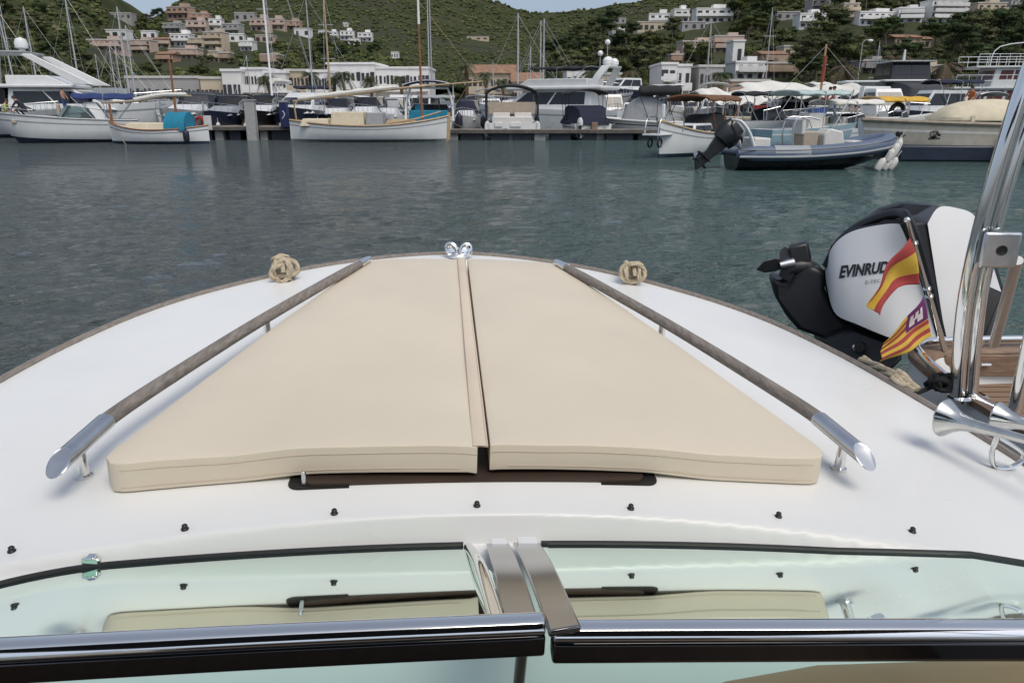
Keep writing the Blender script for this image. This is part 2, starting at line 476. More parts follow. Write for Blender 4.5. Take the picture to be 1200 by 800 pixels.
# ---- sun pads (two loose cushions) and the flap over the joint
TH = .072
def pad(sx, label):
    # outline: inner straight edge at |x|=.022, outer edge tapering forwards with a rounded front corner
    def outer(y):
        x = .928 - (y - 1.69) * (.928 - .455) / 1.93
        x += .018 * math.sin(math.pi * (y - 1.69) / 1.93)
        r = 3.62 - y
        if r < .11: x -= .12 * (1 - math.sqrt(max(0, 1 - ((.11 - r) / .11) ** 2)))
        return x
    inn = .020 if sx > 0 else .012
    nu, nv = 40, 90
    def xy(i, j):
        y = 1.690 + 1.932 * j
        y += (.008 * math.sin(i * 5 + sx) ) * max(0, 1 - j * 8)
        tt = max(0, (i - .93) / .07); y += .045 * (1 - math.sqrt(max(0, 1 - tt * tt))) * max(0, 1 - j * 14)
        x = inn + (outer(1.690 + 1.932 * j) - inn) * i - .012 * max(0, 1 - j * 30) * i
        return sx * x, y
    def lift(x, y):
        k = max(0, 1 - (y - 1.69) / .5)
        a = abs(x)
        return .012 * k * sstep(.62, .40, a) * sstep(-.02, .03, a) 
    def topz(i, j):
        x, y = xy(i, j)
        e = min(i, 1 - i) * 12; f = min(j, 1 - j) * 22
        puff = .010 * (1 - math.exp(-min(e, f)))
        w = (.0035 + .003 * max(0, 1 - j * 3)) * noise.noise(Vector((x * 4, y * 2.2, sx * 3))) + .0016 * noise.noise(Vector((x * 11, y * 5, 5)))
        return Vector((x, y, deckz(x, y) + .014 + TH + puff - .008 + w + lift(x, y) * .8))
    def botz(i, j):
        x, y = xy(i, j)
        return Vector((x, y, deckz(x, y) + .004 + lift(x, y)))
    mb = MB()
    mb.grid(nu, nv, topz)
    nT = len(mb.v)
    mb.grid(nu, nv, botz)
    bd = [(i, 0) for i in range(nu)] + [(nu, j) for j in range(nv)] + [(nu - i, nv) for i in range(nu)] + [(0, nv - j) for j in range(nv)]
    idx = [j * (nu + 1) + i for i, j in bd]
    for k in range(len(idx)):
        a = idx[k]; b = idx[(k + 1) % len(idx)]
        mb.f.append([a, nT + a, nT + b, b]); mb.m.append(0)
    # consistent orientation for bevel
    o = mb.build('sun_pad', VINYL, None, smooth=180)
    me = o.data
    import bmesh
    bm = bmesh.new(); bm.from_mesh(me); bmesh.ops.recalc_face_normals(bm, faces=bm.faces); bm.to_mesh(me); bm.free()
    me.shade_smooth()
    bv = o.modifiers.new('bevel', 'BEVEL'); bv.width = .021; bv.segments = 5; bv.limit_method = 'ANGLE'; bv.angle_limit = R(50)
    o.matrix_world = BM
    tag(o, label, 'cushion', 'sun pads on the foredeck')
    # piping along the rear and outer top edge
    pp = [topz(i / 20, 0) + Vector((0, -.0008, -.0185)) for i in range(20)] 
    pp2 = [topz(1, j / 40) + Vector((sx * .0008, 0, -.0185)) for j in range(1, 37)]
    MB().tube(pp, .0011, 6).build('piping', PIPE, o)
    MB().tube(pp2, .0016, 6).build('piping', PIPE, o)
    # lower seam
    pq = [botz(i / 20, 0).lerp(topz(i / 20, 0), .16) + Vector((0, -.0008, 0)) for i in range(1, 21)]
    MB().tube(pq, .0009, 6).build('stitch_line', PIPE, o)
    return o
padL = pad(-1, 'beige vinyl sun pad covering the left half of the foredeck')
padR = pad(1, 'beige vinyl sun pad with a narrow joint flap, right half of the foredeck')
fl = MB()
def flap(i, j):
    y = 1.685 + 1.92 * j; x = -.022 + .034 * i - .005 * j
    z = deckz(0, y) + .014 + TH + .0015 + .002 * math.sin(math.pi * i) + .003 * math.sin(j * 9) * i
    return Vector((x, y, z))
fl.grid(6, 60, flap); nT = len(fl.v)
fl.grid(6, 60, lambda i, j: flap(i, j) - Vector((0, 0, .003)))
o = fl.build('joint_flap', mat('beige_flap', (.66, .56, .435), .55, var=.05, bump=.1, bscale=700, dist=.001), padR, smooth=180)
fl2 = MB()
fl2.tube([flap(0, j / 60) for j in range(61)], .0028, 6).tube([flap(1, j / 60) for j in range(61)], .0028, 6)
fl2.build('flap_hem', PIPE, padR)
# zip pull hanging under the left pad
a = Vector((-.435, 1.672, deckz(-.43, 1.67) + .012))
MB().box(a + Vector((0, -.003, .008)), (.010, .006, .03)).tube([a + Vector((0, -.004, .02)), a + Vector((0, -.004, .03))], .006, 8).build('zip_pull', STEEL, padL, bevel=.001)

# ---- rope bundles
def strands(mb, pts, r, twist=55, n=3):
    pts = [Vector(p) for p in pts]
    L = 0; out = [[] for _ in range(n)]; up = None
    for i, p in enumerate(pts):
        t = (pts[min(i + 1, len(pts) - 1)] - pts[max(i - 1, 0)]).normalized()
        if up is None:
            a = Vector((0, 0, 1)) if abs(t.z) < .9 else Vector((1, 0, 0)); up = (a - t * a.dot(t)).normalized()
        else: up = (up - t * up.dot(t)).normalized()
        sd = t.cross(up)
        if i: L += (p - pts[i - 1]).length
        for k in range(n):
            a = L * twist / (r / .008) + 2 * math.pi * k / n
            out[k].append(p + (sd * math.cos(a) + up * math.sin(a)) * r * .52)
    for k in range(n): mb.tube(out[k], r * .56, 7)
def bundle(x, y, seed, label, tall=1.0, mess=0.0):
    rnd = random.Random(seed)
    base = Vector((x, y, deckz(x, y)))
    o = MB()
    for L_ in range(5):
        ang = rnd.uniform(-.5, .5) + (1.2 if L_ == 4 else 0); off = Vector((rnd.uniform(-.015, .015), (L_ - 2) * .020, 0)); rr = rnd.uniform(.036, .046)
        pts = []
        for k in range(33):
            a = 2 * math.pi * k / 32
            q = Vector((rr * 1.35 * math.cos(a), .008 * math.sin(3 * a + L_), rr * math.sin(a) * tall))
            q = Matrix.Rotation(mess * (L_ - 2) * .8, 3, 'Y') @ Matrix.Rotation(mess * math.sin(L_ * 2.3), 3, 'X') @ q
            q = Matrix.Rotation(ang, 3, 'Z') @ Matrix.Rotation(rnd.uniform(-.02, .02), 3, 'X') @ q
            pts.append(q + off + Vector((0, 0, rr * tall + .012)))
        strands(o, pts, .011)
    # a wrap round the middle
    pts = [Vector((.02 + .012 * math.sin(a * .5), .055 * math.cos(a), .05 + .045 * math.sin(a))) for a in [2 * math.pi * k / 28 * 1.5 for k in range(29)]]
    strands(o, pts, .010)
    M = BM @ Matrix.Translation(base)
    ob = o.build('rope_coil', ROPE, None, M=M)
    return tag(ob, label, 'rope', 'coiled ropes on the foredeck edge')
bundle(-.862, 3.60, 3, 'coiled beige rope bundle on the left edge of the foredeck, loosely knotted', 1.0, .7)
bundle(.845, 3.63, 11, 'neat round coil of beige rope on the right edge of the foredeck', 1.08)
# ================================================================ NEIGHBOUR BOAT with the big outboard
nb = thing('motor_boat', 'motor boat moored alongside on the right with tilted white outboard and twin steel posts', 'motor boat', (1.72, 3.2, 0))
NO = Vector((1.72, 3.2, 0))
def nl(p): return Vector(p) - NO
# hull shell
outl = smooth_path([(1.80, -2.5, 0), (1.80, 0, 0), (1.78, 1.5, 0), (1.735, 2.6, 0), (1.75, 3.0, 0), (1.83, 3.22, 0), (2.05, 3.30, 0), (2.8, 3.34, 0), (4.0, 3.30, 0), (4.3, 2.9, 0), (4.32, -2.5, 0)], 6)
def ringz(z, ins): 
    c = Vector((3.05, .8, 0)); out = []
    for p in outl:
        d = (c - p); d.z = 0; d.normalize(); out.append(nl((p.x + d.x * ins, p.y + d.y * ins, z)))
    return out
MB().loft([ringz(-.3, .35), ringz(.2, .12), ringz(.62, .03), ringz(.93, 0), ringz(.975, .01)], closed=False, caps=False).build('hull', GEL, nb, smooth=60)
TEAKC = mat('teak_capping', (.22, .145, .095), .5, var=.35, vscale=4, stretch=(3, 3, 20), bump=.2, bscale=30)
MB().loft([ringz(.975, -.012), ringz(1.0, -.012), ringz(1.004, .02), ringz(1.004, .10), ringz(.98, .115), ringz(.965, .11)], closed=False, caps=False).build('coaming_cap', TEAKC, nb, smooth=40)
MB().loft([ringz(.975, .112), ringz(.93, .13), ringz(.84, .14)], closed=False, caps=False).build('inner_bulwark', GEL, nb, smooth=60)
# teak sole with dark seams
SOLE2 = bpy.data.materials.new('planked_teak'); SOLE2.use_nodes = True
_n = SOLE2.node_tree.nodes; _l = SOLE2.node_tree.links; _b = _n['Principled BSDF']; _b.inputs['Roughness'].default_value = .6
_tc = _n.new('ShaderNodeTexCoord'); _w = _n.new('ShaderNodeTexWave'); _w.inputs['Scale'].default_value = 5.2; _w.bands_direction = 'Y'
_r = _n.new('ShaderNodeValToRGB'); _r.color_ramp.elements[0].position = .0; _r.color_ramp.elements[0].color = (.03, .02, .015, 1); _r.color_ramp.elements[1].position = .12; _r.color_ramp.elements[1].color = (.25, .165, .105, 1)
_l.new(_tc.outputs['Object'], _w.inputs['Vector']); _l.new(_w.outputs['Fac'], _r.inputs['Fac']); _l.new(_r.outputs['Color'], _b.inputs['Base Color'])
fl = ringz(.842, .135)
MB().add(fl, [tuple(range(len(fl) - 1, -1, -1))]).build('cockpit_sole', SOLE2, nb, smooth=0)
# drawer-like teak panel on the stern with a small latch
tp = MB().box(nl((2.45, 3.17, .935)), (1.0, .02, .10)); tp.build('stern_panel', TEAKC, nb, bevel=.004)
lt = MB().tube([nl((2.05, 3.15, .945)), nl((2.15, 3.15, .945))], .008, 8).tube([nl((2.10, 3.15, .935)), nl((2.10, 3.15, .96))], .01, 8)
lt.build('latch', CHROME, nb)
# stern guard rail
zr = 1.04
rp = smooth_path([(3.8, 3.20, zr), (2.6, 3.24, zr), (2.0, 3.22, zr), (1.82, 3.16, zr), (1.755, 3.02, zr), (1.745, 2.85, zr - .02), (1.75, 2.62, zr - .04), (1.79, 2.48, .99)], 6)
gr = MB().tube([nl(p) for p in rp], .016, 12)
for q in ((2.14, 3.225), (2.9, 3.23), (1.752, 2.95)): gr.tube([nl((q[0], q[1], .99)), nl((q[0], q[1], zr))], .012, 10)
gr.build('guard_rail', CHROME, nb)
# twin steel posts of the tower, joined by plates
tw = bpy.data.objects.new('tower', None); COL.objects.link(tw); tw.parent = nb
def post(x, y, dx):
    m = MB()
    for (ox, oy) in ((0, 0), (.057, .012)):
        pts = smooth_path([(x + ox - .01, y + oy, .98), (x + ox - .05, y + oy, 1.4), (x + ox - .025 + dx, y + oy, 1.85), (x + ox + .045 + dx, y + oy, 2.3), (x + ox + .16 + dx, y + oy - .03, 2.75)], 6)
        m.tube([nl(p) for p in pts], .0265, 18)
    m.lathe([(.045, 0), (.045, .012), (.03, .02)], 18, M=Matrix.Translation(nl((x, y, .985)))).lathe([(.045, 0), (.045, .012), (.03, .02)], 18, M=Matrix.Translation(nl((x + .068, y + .012, .985))))
    m.build('post', CHROME, tw)
post(1.705, 2.63, .0)
p2 = at(1197, 400, 2.45)
m = MB(); m.tube([nl((p2.x + .03, 2.45, .98)), nl((p2.x + .03, 2.45, 1.7)), nl((p2.x + .045, 2.45, 2.7))], .024, 18); m.build('post', CHROME, tw)
# joining plate with a round hole
pa = at(1150, 292, 2.60); pc = at(1172, 293, 2.56)
pl = MB().box(nl(pc), (.13, .018, .125)); pl.build('joint_plate', STEEL, tw, bevel=.012, seg=3)
hb = MB().lathe([(.0, 0), (.013, 0), (.018, .003), (.018, -.004)], 18, M=Matrix.Translation(nl(pc + Vector((.0, -.0105, 0)))) @ Matrix.Rotation(R(90), 4, 'X'))
hb.build('plate_hole', BLACKP, tw)
q0 = at(1192, 305, 2.62); q1 = at(1165, 403, 3.0)
MB().tube([nl(q0), nl(q1)], .020, 14).build('diagonal_brace', mat('satin_steel', (.55, .55, .54), .4, .8, var=.05), tw)
# black lashing and the beige mooring rope (loose, so things of their own)
bk = MB(); rnd = random.Random(5)
c = at(1104, 448, 2.66)
pts = []
for k in range(60):
    a = k * .62; pts.append(Vector((.035 * math.sin(a * 1.1) + .012 * math.sin(a * 2.7), .03 * math.cos(a * .9), .022 * math.cos(a * 1.7) + .0)))
bk.tube(smooth_path(pts, 3), .010, 7)
bk.tube(smooth_path([Vector((-.01, 0, 0)), Vector((-.06, 0, -.03)), at(1068, 462, 2.6) - c], 5), .009, 7)
tag(bk.build('lashing_rope', mat('black_rope', (.012, .012, .013), .9, var=.3), None, M=Matrix.Translation(c)), 'knotted black rope lashed round the steel rail of the right-hand motor boat', 'rope')
ro = MB(); P = [at(1010, 421, 3.02), at(1022, 428, 2.95), at(1034, 433, 2.85), at(1047, 440, 2.75), at(1060, 447, 2.68), at(1074, 458, 2.62)]
c = P[2].copy()
strands(ro, smooth_path([p - c for p in P], 8), .020, 40)
P2 = [at(1050, 436, 2.74), at(1060, 441, 2.70), at(1066, 450, 2.66), at(1056, 450, 2.66), at(1048, 441, 2.70)]
strands(ro, smooth_path([p - c for p in P2], 8), .016, 40)
tag(ro.build('mooring_rope', ROPE, None, M=Matrix.Translation(c)), 'thick beige mooring rope running between the white foredeck and the right-hand motor boat', 'rope')

# ---- outboard engine
eng = bpy.data.objects.new('outboard_engine', None); COL.objects.link(eng); eng.parent = nb
COWL = mat('white_cowl', (.80, .80, .79), .25, var=.02, coat=.3)
def cz(u, v, Y): return nl(at(u, v, Y))
# white side panel (facing left-front) as a bulging patch between outline curves
def patch(top, bot, bulge, nu=24, nv=16):
    T = smooth_path(top, 8); B = smooth_path(bot, 8)
    def fn(i, j):
        a = lerp_path(T, i); b = lerp_path(B, i); p = a.lerp(b, j)
        p = p + Vector((-.3, -.9, .3)) * (bulge * math.sin(math.pi * j) ** .8 * math.sin(math.pi * min(1, max(0, i))) ** .6)
        return p
    return fn
A = patch([cz(967, 318, 3.98), cz(975, 290, 3.93), cz(999, 271, 3.84), cz(1046, 262, 3.68), cz(1066, 268, 3.62)],
          [cz(968, 330, 3.95), cz(978, 366, 3.80), cz(1005, 380, 3.68), cz(1050, 398, 3.57), cz(1104, 412, 3.55)], .03)
mA = MB().grid(28, 18, A); pA = mA.build('side_cowl', COWL, eng, smooth=180)
Bf = patch([cz(1087, 262, 3.60), cz(1100, 243, 3.66), cz(1122, 244, 3.74), cz(1141, 252, 3.82), cz(1152, 275, 3.88)],
           [cz(1110, 408, 3.60), cz(1125, 402, 3.64), cz(1142, 394, 3.70), cz(1160, 376, 3.78), cz(1174, 344, 3.88)], .02)
MB().grid(24, 18, Bf).build('front_cowl', COWL, eng, smooth=180)
# black body behind the panels: spine between them, top and bottom
body = MB()
def ringb(pts): return [cz(*p) for p in pts]
rings = [
 ringb([(965, 318, 3.99), (968, 336, 3.99), (978, 368, 3.94), (1003, 384, 3.86), (1000, 370, 4.2), (975, 330, 4.3)]),
 ringb([(973, 288, 3.95), (990, 330, 3.90), (1010, 372, 3.86), (1048, 404, 3.72), (1050, 385, 4.3), (985, 285, 4.4)]),
 ringb([(998, 268, 3.86), (1015, 330, 3.80), (1045, 385, 3.74), (1078, 412, 3.65), (1085, 390, 4.4), (1005, 258, 4.45)]),
 ringb([(1046, 258, 3.70), (1060, 320, 3.66), (1082, 390, 3.62), (1103, 416, 3.58), (1120, 395, 4.4), (1050, 240, 4.4)]),
 ringb([(1066, 262, 3.585), (1080, 320, 3.575), (1096, 385, 3.565), (1108, 414, 3.56), (1140, 392, 4.3), (1075, 238, 4.3)]),
 ringb([(1088, 260, 3.61), (1097, 320, 3.605), (1106, 385, 3.60), (1113, 410, 3.60), (1155, 385, 4.2), (1098, 240, 4.2)]),
 ringb([(1138, 255, 3.86), (1142, 310, 3.80), (1140, 365, 3.74), (1140, 398, 3.72), (1175, 350, 4.1), (1140, 255, 4.1)]),
 ringb([(1152, 278, 3.95), (1160, 305, 3.93), (1166, 330, 3.93), (1172, 345, 3.93), (1178, 345, 4.0), (1160, 285, 4.0)])]
body.loft(rings)
body.build('engine_body', BLACKP, eng, smooth=50, bevel=.012)
# top ridge rib and a vent
rib = MB().tube(smooth_path([cz(968, 312, 3.97), cz(985, 282, 3.93), cz(1012, 262, 3.86), cz(1050, 250, 3.72), cz(1066, 262, 3.6), cz(1085, 320, 3.57), cz(1106, 410, 3.56)], 6), .026, 10, sq=.8)
rib.build('cowl_rib', BLACKP, eng)
tp = MB().prism([cz(1012, 263, 3.85), cz(1035, 246, 3.82), cz(1060, 239, 3.78), cz(1094, 241, 3.72), cz(1075, 252, 3.66), cz(1050, 256, 3.72)], (.02, .10, .0))
tp.build('air_intake', BLACKP, eng, bevel=.012, seg=3)
# mid-section, gearcase, skeg and plates
leg = MB().prism([cz(967, 318, 3.95), cz(950, 312, 3.97), cz(930, 322, 4.0), cz(922, 332, 4.02), (cz(903, 327, 4.05)), cz(909, 350, 4.05), cz(922, 372, 4.0), cz(936, 388, 3.95), cz(965, 398, 3.9), cz(990, 402, 3.85), cz(1003, 386, 3.85), cz(978, 366, 3.92), cz(968, 340, 3.95)], (.03, .16, .02))
leg.build('lower_leg', BLACKP, eng, bevel=.03, seg=3)
gc = MB().tube([cz(918, 326, 4.05), cz(925, 315, 4.05), cz(940, 312, 4.05), cz(965, 330, 4.05)], [.03, .055, .06, .05], 14)
gc.build('gearcase', BLACKP, eng)
MB().prism([cz(924, 290, 4.03), cz(946, 285, 4.03), (cz(951, 306, 4.0)), cz(938, 313, 4.0), cz(927, 313, 4.03)], (.02, .05, .01)).build('trim_plate', BLACKP, eng, bevel=.01)
pr = bpy.data.objects.new('propeller', None); COL.objects.link(pr); pr.parent = eng
hc = cz(921, 309, 4.02)
MB().tube([hc + Vector((-.035, 0, -.01)), hc + Vector((.04, 0, .005))], [.022, .03], 14).build('hub', STEEL, pr)
for (du, dv, w) in ((-35, 7, .055), (-2, -20, .05), (5, 22, .05)):
    tip = cz(921 + du, 309 + dv, 4.0 if dv > 0 else 4.08)
    d = (tip - hc); n_ = d.normalized(); s_ = n_.cross(Vector((.3, 1, .2))).normalized()
    q = MB().prism([hc - s_ * .02, hc + d * .35 - s_ * w * .8, hc + d * .75 - s_ * w * .7, tip, hc + d * .7 + s_ * w * .55, hc + d * .35 + s_ * w * .6, hc + s_ * .02], Vector((.006, .012, 0)))
    q.build('blade', BLACKP, pr, bevel=.003)
br = MB().prism([cz(965, 398, 3.85), cz(1000, 384, 3.80), cz(1050, 402, 3.66), cz(1060, 420, 3.6), cz(1040, 440, 3.6), cz(970, 425, 3.8)], (.05, .3, 0))
br.build('mount_bracket', BLACKP, eng, bevel=.02)
kn = MB().ell(tuple(cz(1007, 407, 3.74)), (.04, .03, .032)).tube([cz(1007, 407, 3.72), cz(1007, 407, 3.69)], [.028, .024], 14)
kn.build('pivot_cap', CHROME, eng)
sd = MB().prism([cz(1150, 402, 3.5), cz(1176, 342, 3.6), cz(1180, 352, 3.6), cz(1172, 400, 3.5)], (.03, .3, 0)); sd.build('steering_arm', BLACKP, eng, bevel=.01)
rv = MB()
for u, v in ((975, 300), (1010, 286), (1038, 385)):
    rv.ell(tuple(cz(u, v, 3.80)), (.004, .004, .004), 8, 5)
# lettering laid onto the curved white panel
def lettering(txt, name, m, corners, parent, shear=.28, bold=.04):
    cu = bpy.data.curves.new(name, 'FONT'); cu.body = txt; cu.shear = shear; cu.offset = bold; cu.extrude = 0; cu.resolution_u = 4
    ob = bpy.data.objects.new(name, cu); COL.objects.link(ob)
    bpy.context.view_layer.update()
    dg = bpy.context.evaluated_depsgraph_get()
    me = bpy.data.meshes.new_from_object(ob.evaluated_get(dg)); bpy.data.objects.remove(ob)
    xs = [v.co.x for v in me.vertices]; ys_ = [v.co.y for v in me.vertices]; x0, x1, y0, y1 = min(xs), max(xs), min(ys_), max(ys_)
    return me, x0, x1, y0, y1
def on_patch(me, box, quad, tree, name, m, parent):
    x0, x1, y0, y1 = box; (ul, vl, ur, vr, ht) = quad
    import bmesh
    bm = bmesh.new(); bm.from_mesh(me)
    bmesh.ops.triangulate(bm, faces=bm.faces); bmesh.ops.subdivide_edges(bm, edges=bm.edges, cuts=1)
    cl_ = CAM - NO
    for v in bm.verts:
        a = (v.co.x - x0) / (x1 - x0); b = (v.co.y - y0) / (y1 - y0)
        u = ul + (ur - ul) * a; w = vl + (vr - vl) * a - ht * b * (1 - .12 * a)
        d = ray(u, w).normalized()
        h = tree.ray_cast(cl_, d)
        if h[0] is None: v.co = cl_ + d * 4
        else: v.co = h[0] - d * .004
    bm.to_mesh(me); bm.free()
    me.materials.clear(); me.materials.append(m)
    o = bpy.data.objects.new(name, me); COL.objects.link(o); o.parent = parent
    return o
tree = BVHTree.FromPolygons([tuple(v) for v in mA.v], mA.f)
LET = mat('dark_lettering', (.02, .02, .025), .4)
r = lettering('EVINRUDE', 'lettering', LET, None, eng)
on_patch(r[0], r[1:], (983, 326.5, 1050, 318, 15), tree, 'lettering', LET, pA)
r = lettering('E-TEC', 'lettering', LET, None, eng, .1, .0)
on_patch(r[0], r[1:], (1014, 333, 1032, 330.5, 4.2), tree, 'lettering', mat('grey_lettering', (.2, .2, .22), .4), pA)

# ---- flag pole (part of the boat) and two flags (things)
f0 = at(1063, 258, 3.02); f1 = at(1107, 409, 3.18)
fp = MB().tube([nl(f0), nl(f1)], [.009, .013], 12).ell(tuple(nl(f0)), (.013, .013, .013))
for t in (.16, .50, .56): fp.tube([nl(f0.lerp(f1, t)) , nl(f0.lerp(f1, t + .012))], .017, 12)
fp.build('flag_pole', CHROME, nb)
FR = mat('flag_red', (.40, .055, .05), .75, var=.12, vscale=14, bump=.2, bscale=400, dist=.002); FY = mat('flag_yellow', (.70, .46, .06), .75, var=.08, vscale=14, bump=.2, bscale=400, dist=.002)
FP = mat('flag_purple', (.14, .02, .12), .75, var=.12, vscale=14); FW = mat('flag_white', (.75, .7, .72), .75, var=.1)
def flag(h0, h1, y0, y1, mids, name, label, mats, mfn, nu=36, nv=24, amp=.02, ph=0):
    # h0,h1 hoist top/bottom ; y0,y1 fly top/bottom ; mids bends of top/bottom edge
    T = smooth_path([h0, mids[0], y0], 12); B = smooth_path([h1, mids[1], y1], 12); c = h0.copy()
    def fn(i, j):
        p = lerp_path(T, i).lerp(lerp_path(B, i), j)
        w = math.sin(j * 5.2 + ph + i * 2.5) * amp * (.25 + i) + math.sin(i * 9 + j * 3) * amp * .45 + math.sin(i * 4 - j * 11 + 1) * amp * .35 * i
        return p - c + Vector((w * .3, -w, w * .15))
    mb = MB().grid(nu, nv, fn, mfn=mfn)
    o = mb.build(name, mats, None, smooth=180, M=Matrix.Translation(c))
    so = o.modifiers.new('thick', 'SOLIDIFY'); so.thickness = .002
    return tag(o, label, 'flag')
def pz(x, y): return (880 + x * .4255, 220 + y * .4255)
Yf = 3.0
def F(x, y, Y): u, v = pz(x, y); return at(u, v, Y)
flag(F(438, 138, 3.03), F(468, 266, 3.06), F(330, 305, 2.95), F(344, 350, 2.93), (F(372, 210, 2.97), F(395, 280, 3.0)), 'flag',
     'red and yellow striped national flag drooping from the top of the stern flag pole', [FR, FY], lambda i, j: 1 if .26 <= j < .73 else 0)
def bal(i, j):
    if i < .46 and j < .52:
        a, b = i / .46, j / .52
        if .22 < a < .82 and .48 < b < .82 and not (.46 < a < .58 and b > .64): return 3
        if .24 < b <= .48 and (.22 < a < .36 or .45 < a < .59 or .68 < a < .82): return 3
        return 2
    return 1 if int(j * 9) % 2 == 0 else 0
flag(F(474, 300, 3.07), F(497, 408, 3.09), F(375, 425, 2.97), F(350, 478, 2.95), (F(420, 365, 3.0), F(430, 450, 3.0)), 'flag',
     'small red and yellow striped island flag with purple corner, lower on the flag pole', [FR, FY, FP, FW], bal, 72, 54, .012, 1.0)
# ================================================================ LIGHT, SKY, CAMERA
W = bpy.data.worlds.new('World'); SC.world = W; W.use_nodes = True
nt = W.node_tree; bg = nt.nodes['Background']
sky = nt.nodes.new('ShaderNodeTexSky'); sky.sky_type = 'NISHITA'; sky.sun_disc = False
SUN_EL, SUN_AZ = 57, 148          # degrees; azimuth clockwise from +Y (the view direction)
sky.sun_elevation = R(SUN_EL); sky.sun_rotation = R(SUN_AZ)
sky.air_density = 1.0; sky.dust_density = 1.5; sky.ozone_density = 1.0
# thin even overcast: the sky colour pulled towards a soft grey, broken by faint cloud
hsv = nt.nodes.new('ShaderNodeHueSaturation'); hsv.inputs['Saturation'].default_value = .55
nt.links.new(sky.outputs[0], hsv.inputs['Color']); # a greyer cloud bank low over the hills, brighter cloud overhead
tcs = nt.nodes.new('ShaderNodeTexCoord'); sxs = nt.nodes.new('ShaderNodeSeparateXYZ'); nt.links.new(tcs.outputs['Generated'], sxs.inputs[0])
rps = nt.nodes.new('ShaderNodeValToRGB'); nt.links.new(sxs.outputs['Z'], rps.inputs['Fac'])
es = rps.color_ramp.elements; es[0].position = .05; es[0].color = (.43, .47, .57, 1); es[1].position = .45; es[1].color = (1, 1, 1, 1)
mxs = nt.nodes.new('ShaderNodeMix'); mxs.data_type = 'RGBA'; mxs.blend_type = 'MULTIPLY'; mxs.inputs[0].default_value = 1
nt.links.new(hsv.outputs[0], mxs.inputs[6]); nt.links.new(rps.outputs['Color'], mxs.inputs[7]); nt.links.new(mxs.outputs[2], bg.inputs['Color'])
bg.inputs['Strength'].default_value = .15
sl = bpy.data.lights.new('sun', 'SUN'); sl.energy = 1.5; sl.angle = R(30); sl.color = (1, .92, .80)
so = bpy.data.objects.new('sun', sl); COL.objects.link(so)
d = Vector((math.sin(R(SUN_AZ)) * math.cos(R(SUN_EL)), math.cos(R(SUN_AZ)) * math.cos(R(SUN_EL)), math.sin(R(SUN_EL))))
so.rotation_euler = d.to_track_quat('Z', 'Y').to_euler(); so.location = d * 50
SC.view_settings.view_transform = 'Standard'; SC.view_settings.look = 'None'; SC.view_settings.gamma = 1; SC.view_settings.exposure = 0.19
cd = bpy.data.cameras.new('camera'); cam = bpy.data.objects.new('camera', cd); COL.objects.link(cam)
cd.sensor_fit = 'HORIZONTAL'; cd.sensor_width = 36; cd.lens = FPX / 1200 * 36; cd.clip_start = .02; cd.clip_end = 6000
cam.location = CAM; cam.rotation_euler = (R(90) - PITCH, 0, 0); SC.camera = cam
SC.cycles.max_bounces = 6; SC.cycles.transparent_max_bounces = 12; SC.cycles.caustics_reflective = False; SC.cycles.caustics_refractive = False
SC.cycles.use_denoising = True

# ================================================================ WATER
wm = bpy.data.materials.new('harbour_water'); wm.use_nodes = True
N = wm.node_tree.nodes; L = wm.node_tree.links; b = N['Principled BSDF']
b.inputs['IOR'].default_value = 1.33; b.inputs['Roughness'].default_value = .06
tc = N.new('ShaderNodeTexCoord')
sx = N.new('ShaderNodeSeparateXYZ'); L.new(tc.outputs['Object'], sx.inputs[0])
mr = N.new('ShaderNodeMapRange'); mr.inputs['From Min'].default_value = -4; mr.inputs['From Max'].default_value = 7; L.new(sx.outputs['X'], mr.inputs['Value'])
nb_ = N.new('ShaderNodeTexNoise'); nb_.inputs['Scale'].default_value = .12; nb_.inputs['Detail'].default_value = 3; L.new(tc.outputs['Object'], nb_.inputs['Vector'])
ad = N.new('ShaderNodeMath'); ad.operation = 'MULTIPLY_ADD'; ad.inputs[1].default_value = .8; ad.inputs[2].default_value = -.4; L.new(nb_.outputs['Fac'], ad.inputs[0])
ad2 = N.new('ShaderNodeMath'); ad2.operation = 'ADD'; ad2.use_clamp = True; L.new(ad.outputs[0], ad2.inputs[0]); L.new(mr.outputs[0], ad2.inputs[1])
mx = N.new('ShaderNodeMix'); mx.data_type = 'RGBA'; L.new(ad2.outputs[0], mx.inputs[0])
mx.inputs[6].default_value = (.068, .086, .086, 1); mx.inputs[7].default_value = (.056, .106, .098, 1)
L.new(mx.outputs[2], b.inputs['Base Color'])
def wave(scale, sxyz, det, rot):
    mp = N.new('ShaderNodeMapping'); mp.inputs['Scale'].default_value = sxyz; mp.inputs['Rotation'].default_value = (0, 0, R(rot)); L.new(tc.outputs['Object'], mp.inputs['Vector'])
    n_ = N.new('ShaderNodeTexNoise'); n_.inputs['Scale'].default_value = scale; n_.inputs['Detail'].default_value = det; n_.inputs['Roughness'].default_value = .55; n_.inputs['Distortion'].default_value = .6
    L.new(mp.outputs[0], n_.inputs['Vector']); return n_.outputs['Fac']
w1 = wave(3.2, (.6, 1.2, 1), 3, 12); w2 = wave(11.0, (.65, 1.15, 1), 3, -9); w3 = wave(.5, (.5, 1.1, 1), 2, 5)
m1 = N.new('ShaderNodeMath'); m1.operation = 'MULTIPLY_ADD'; L.new(w2, m1.inputs[0]); m1.inputs[1].default_value = .5; L.new(w1, m1.inputs[2])
m2 = N.new('ShaderNodeMath'); m2.operation = 'MULTIPLY_ADD'; L.new(w3, m2.inputs[0]); m2.inputs[1].default_value = 1.0; L.new(m1.outputs[0], m2.inputs[2])
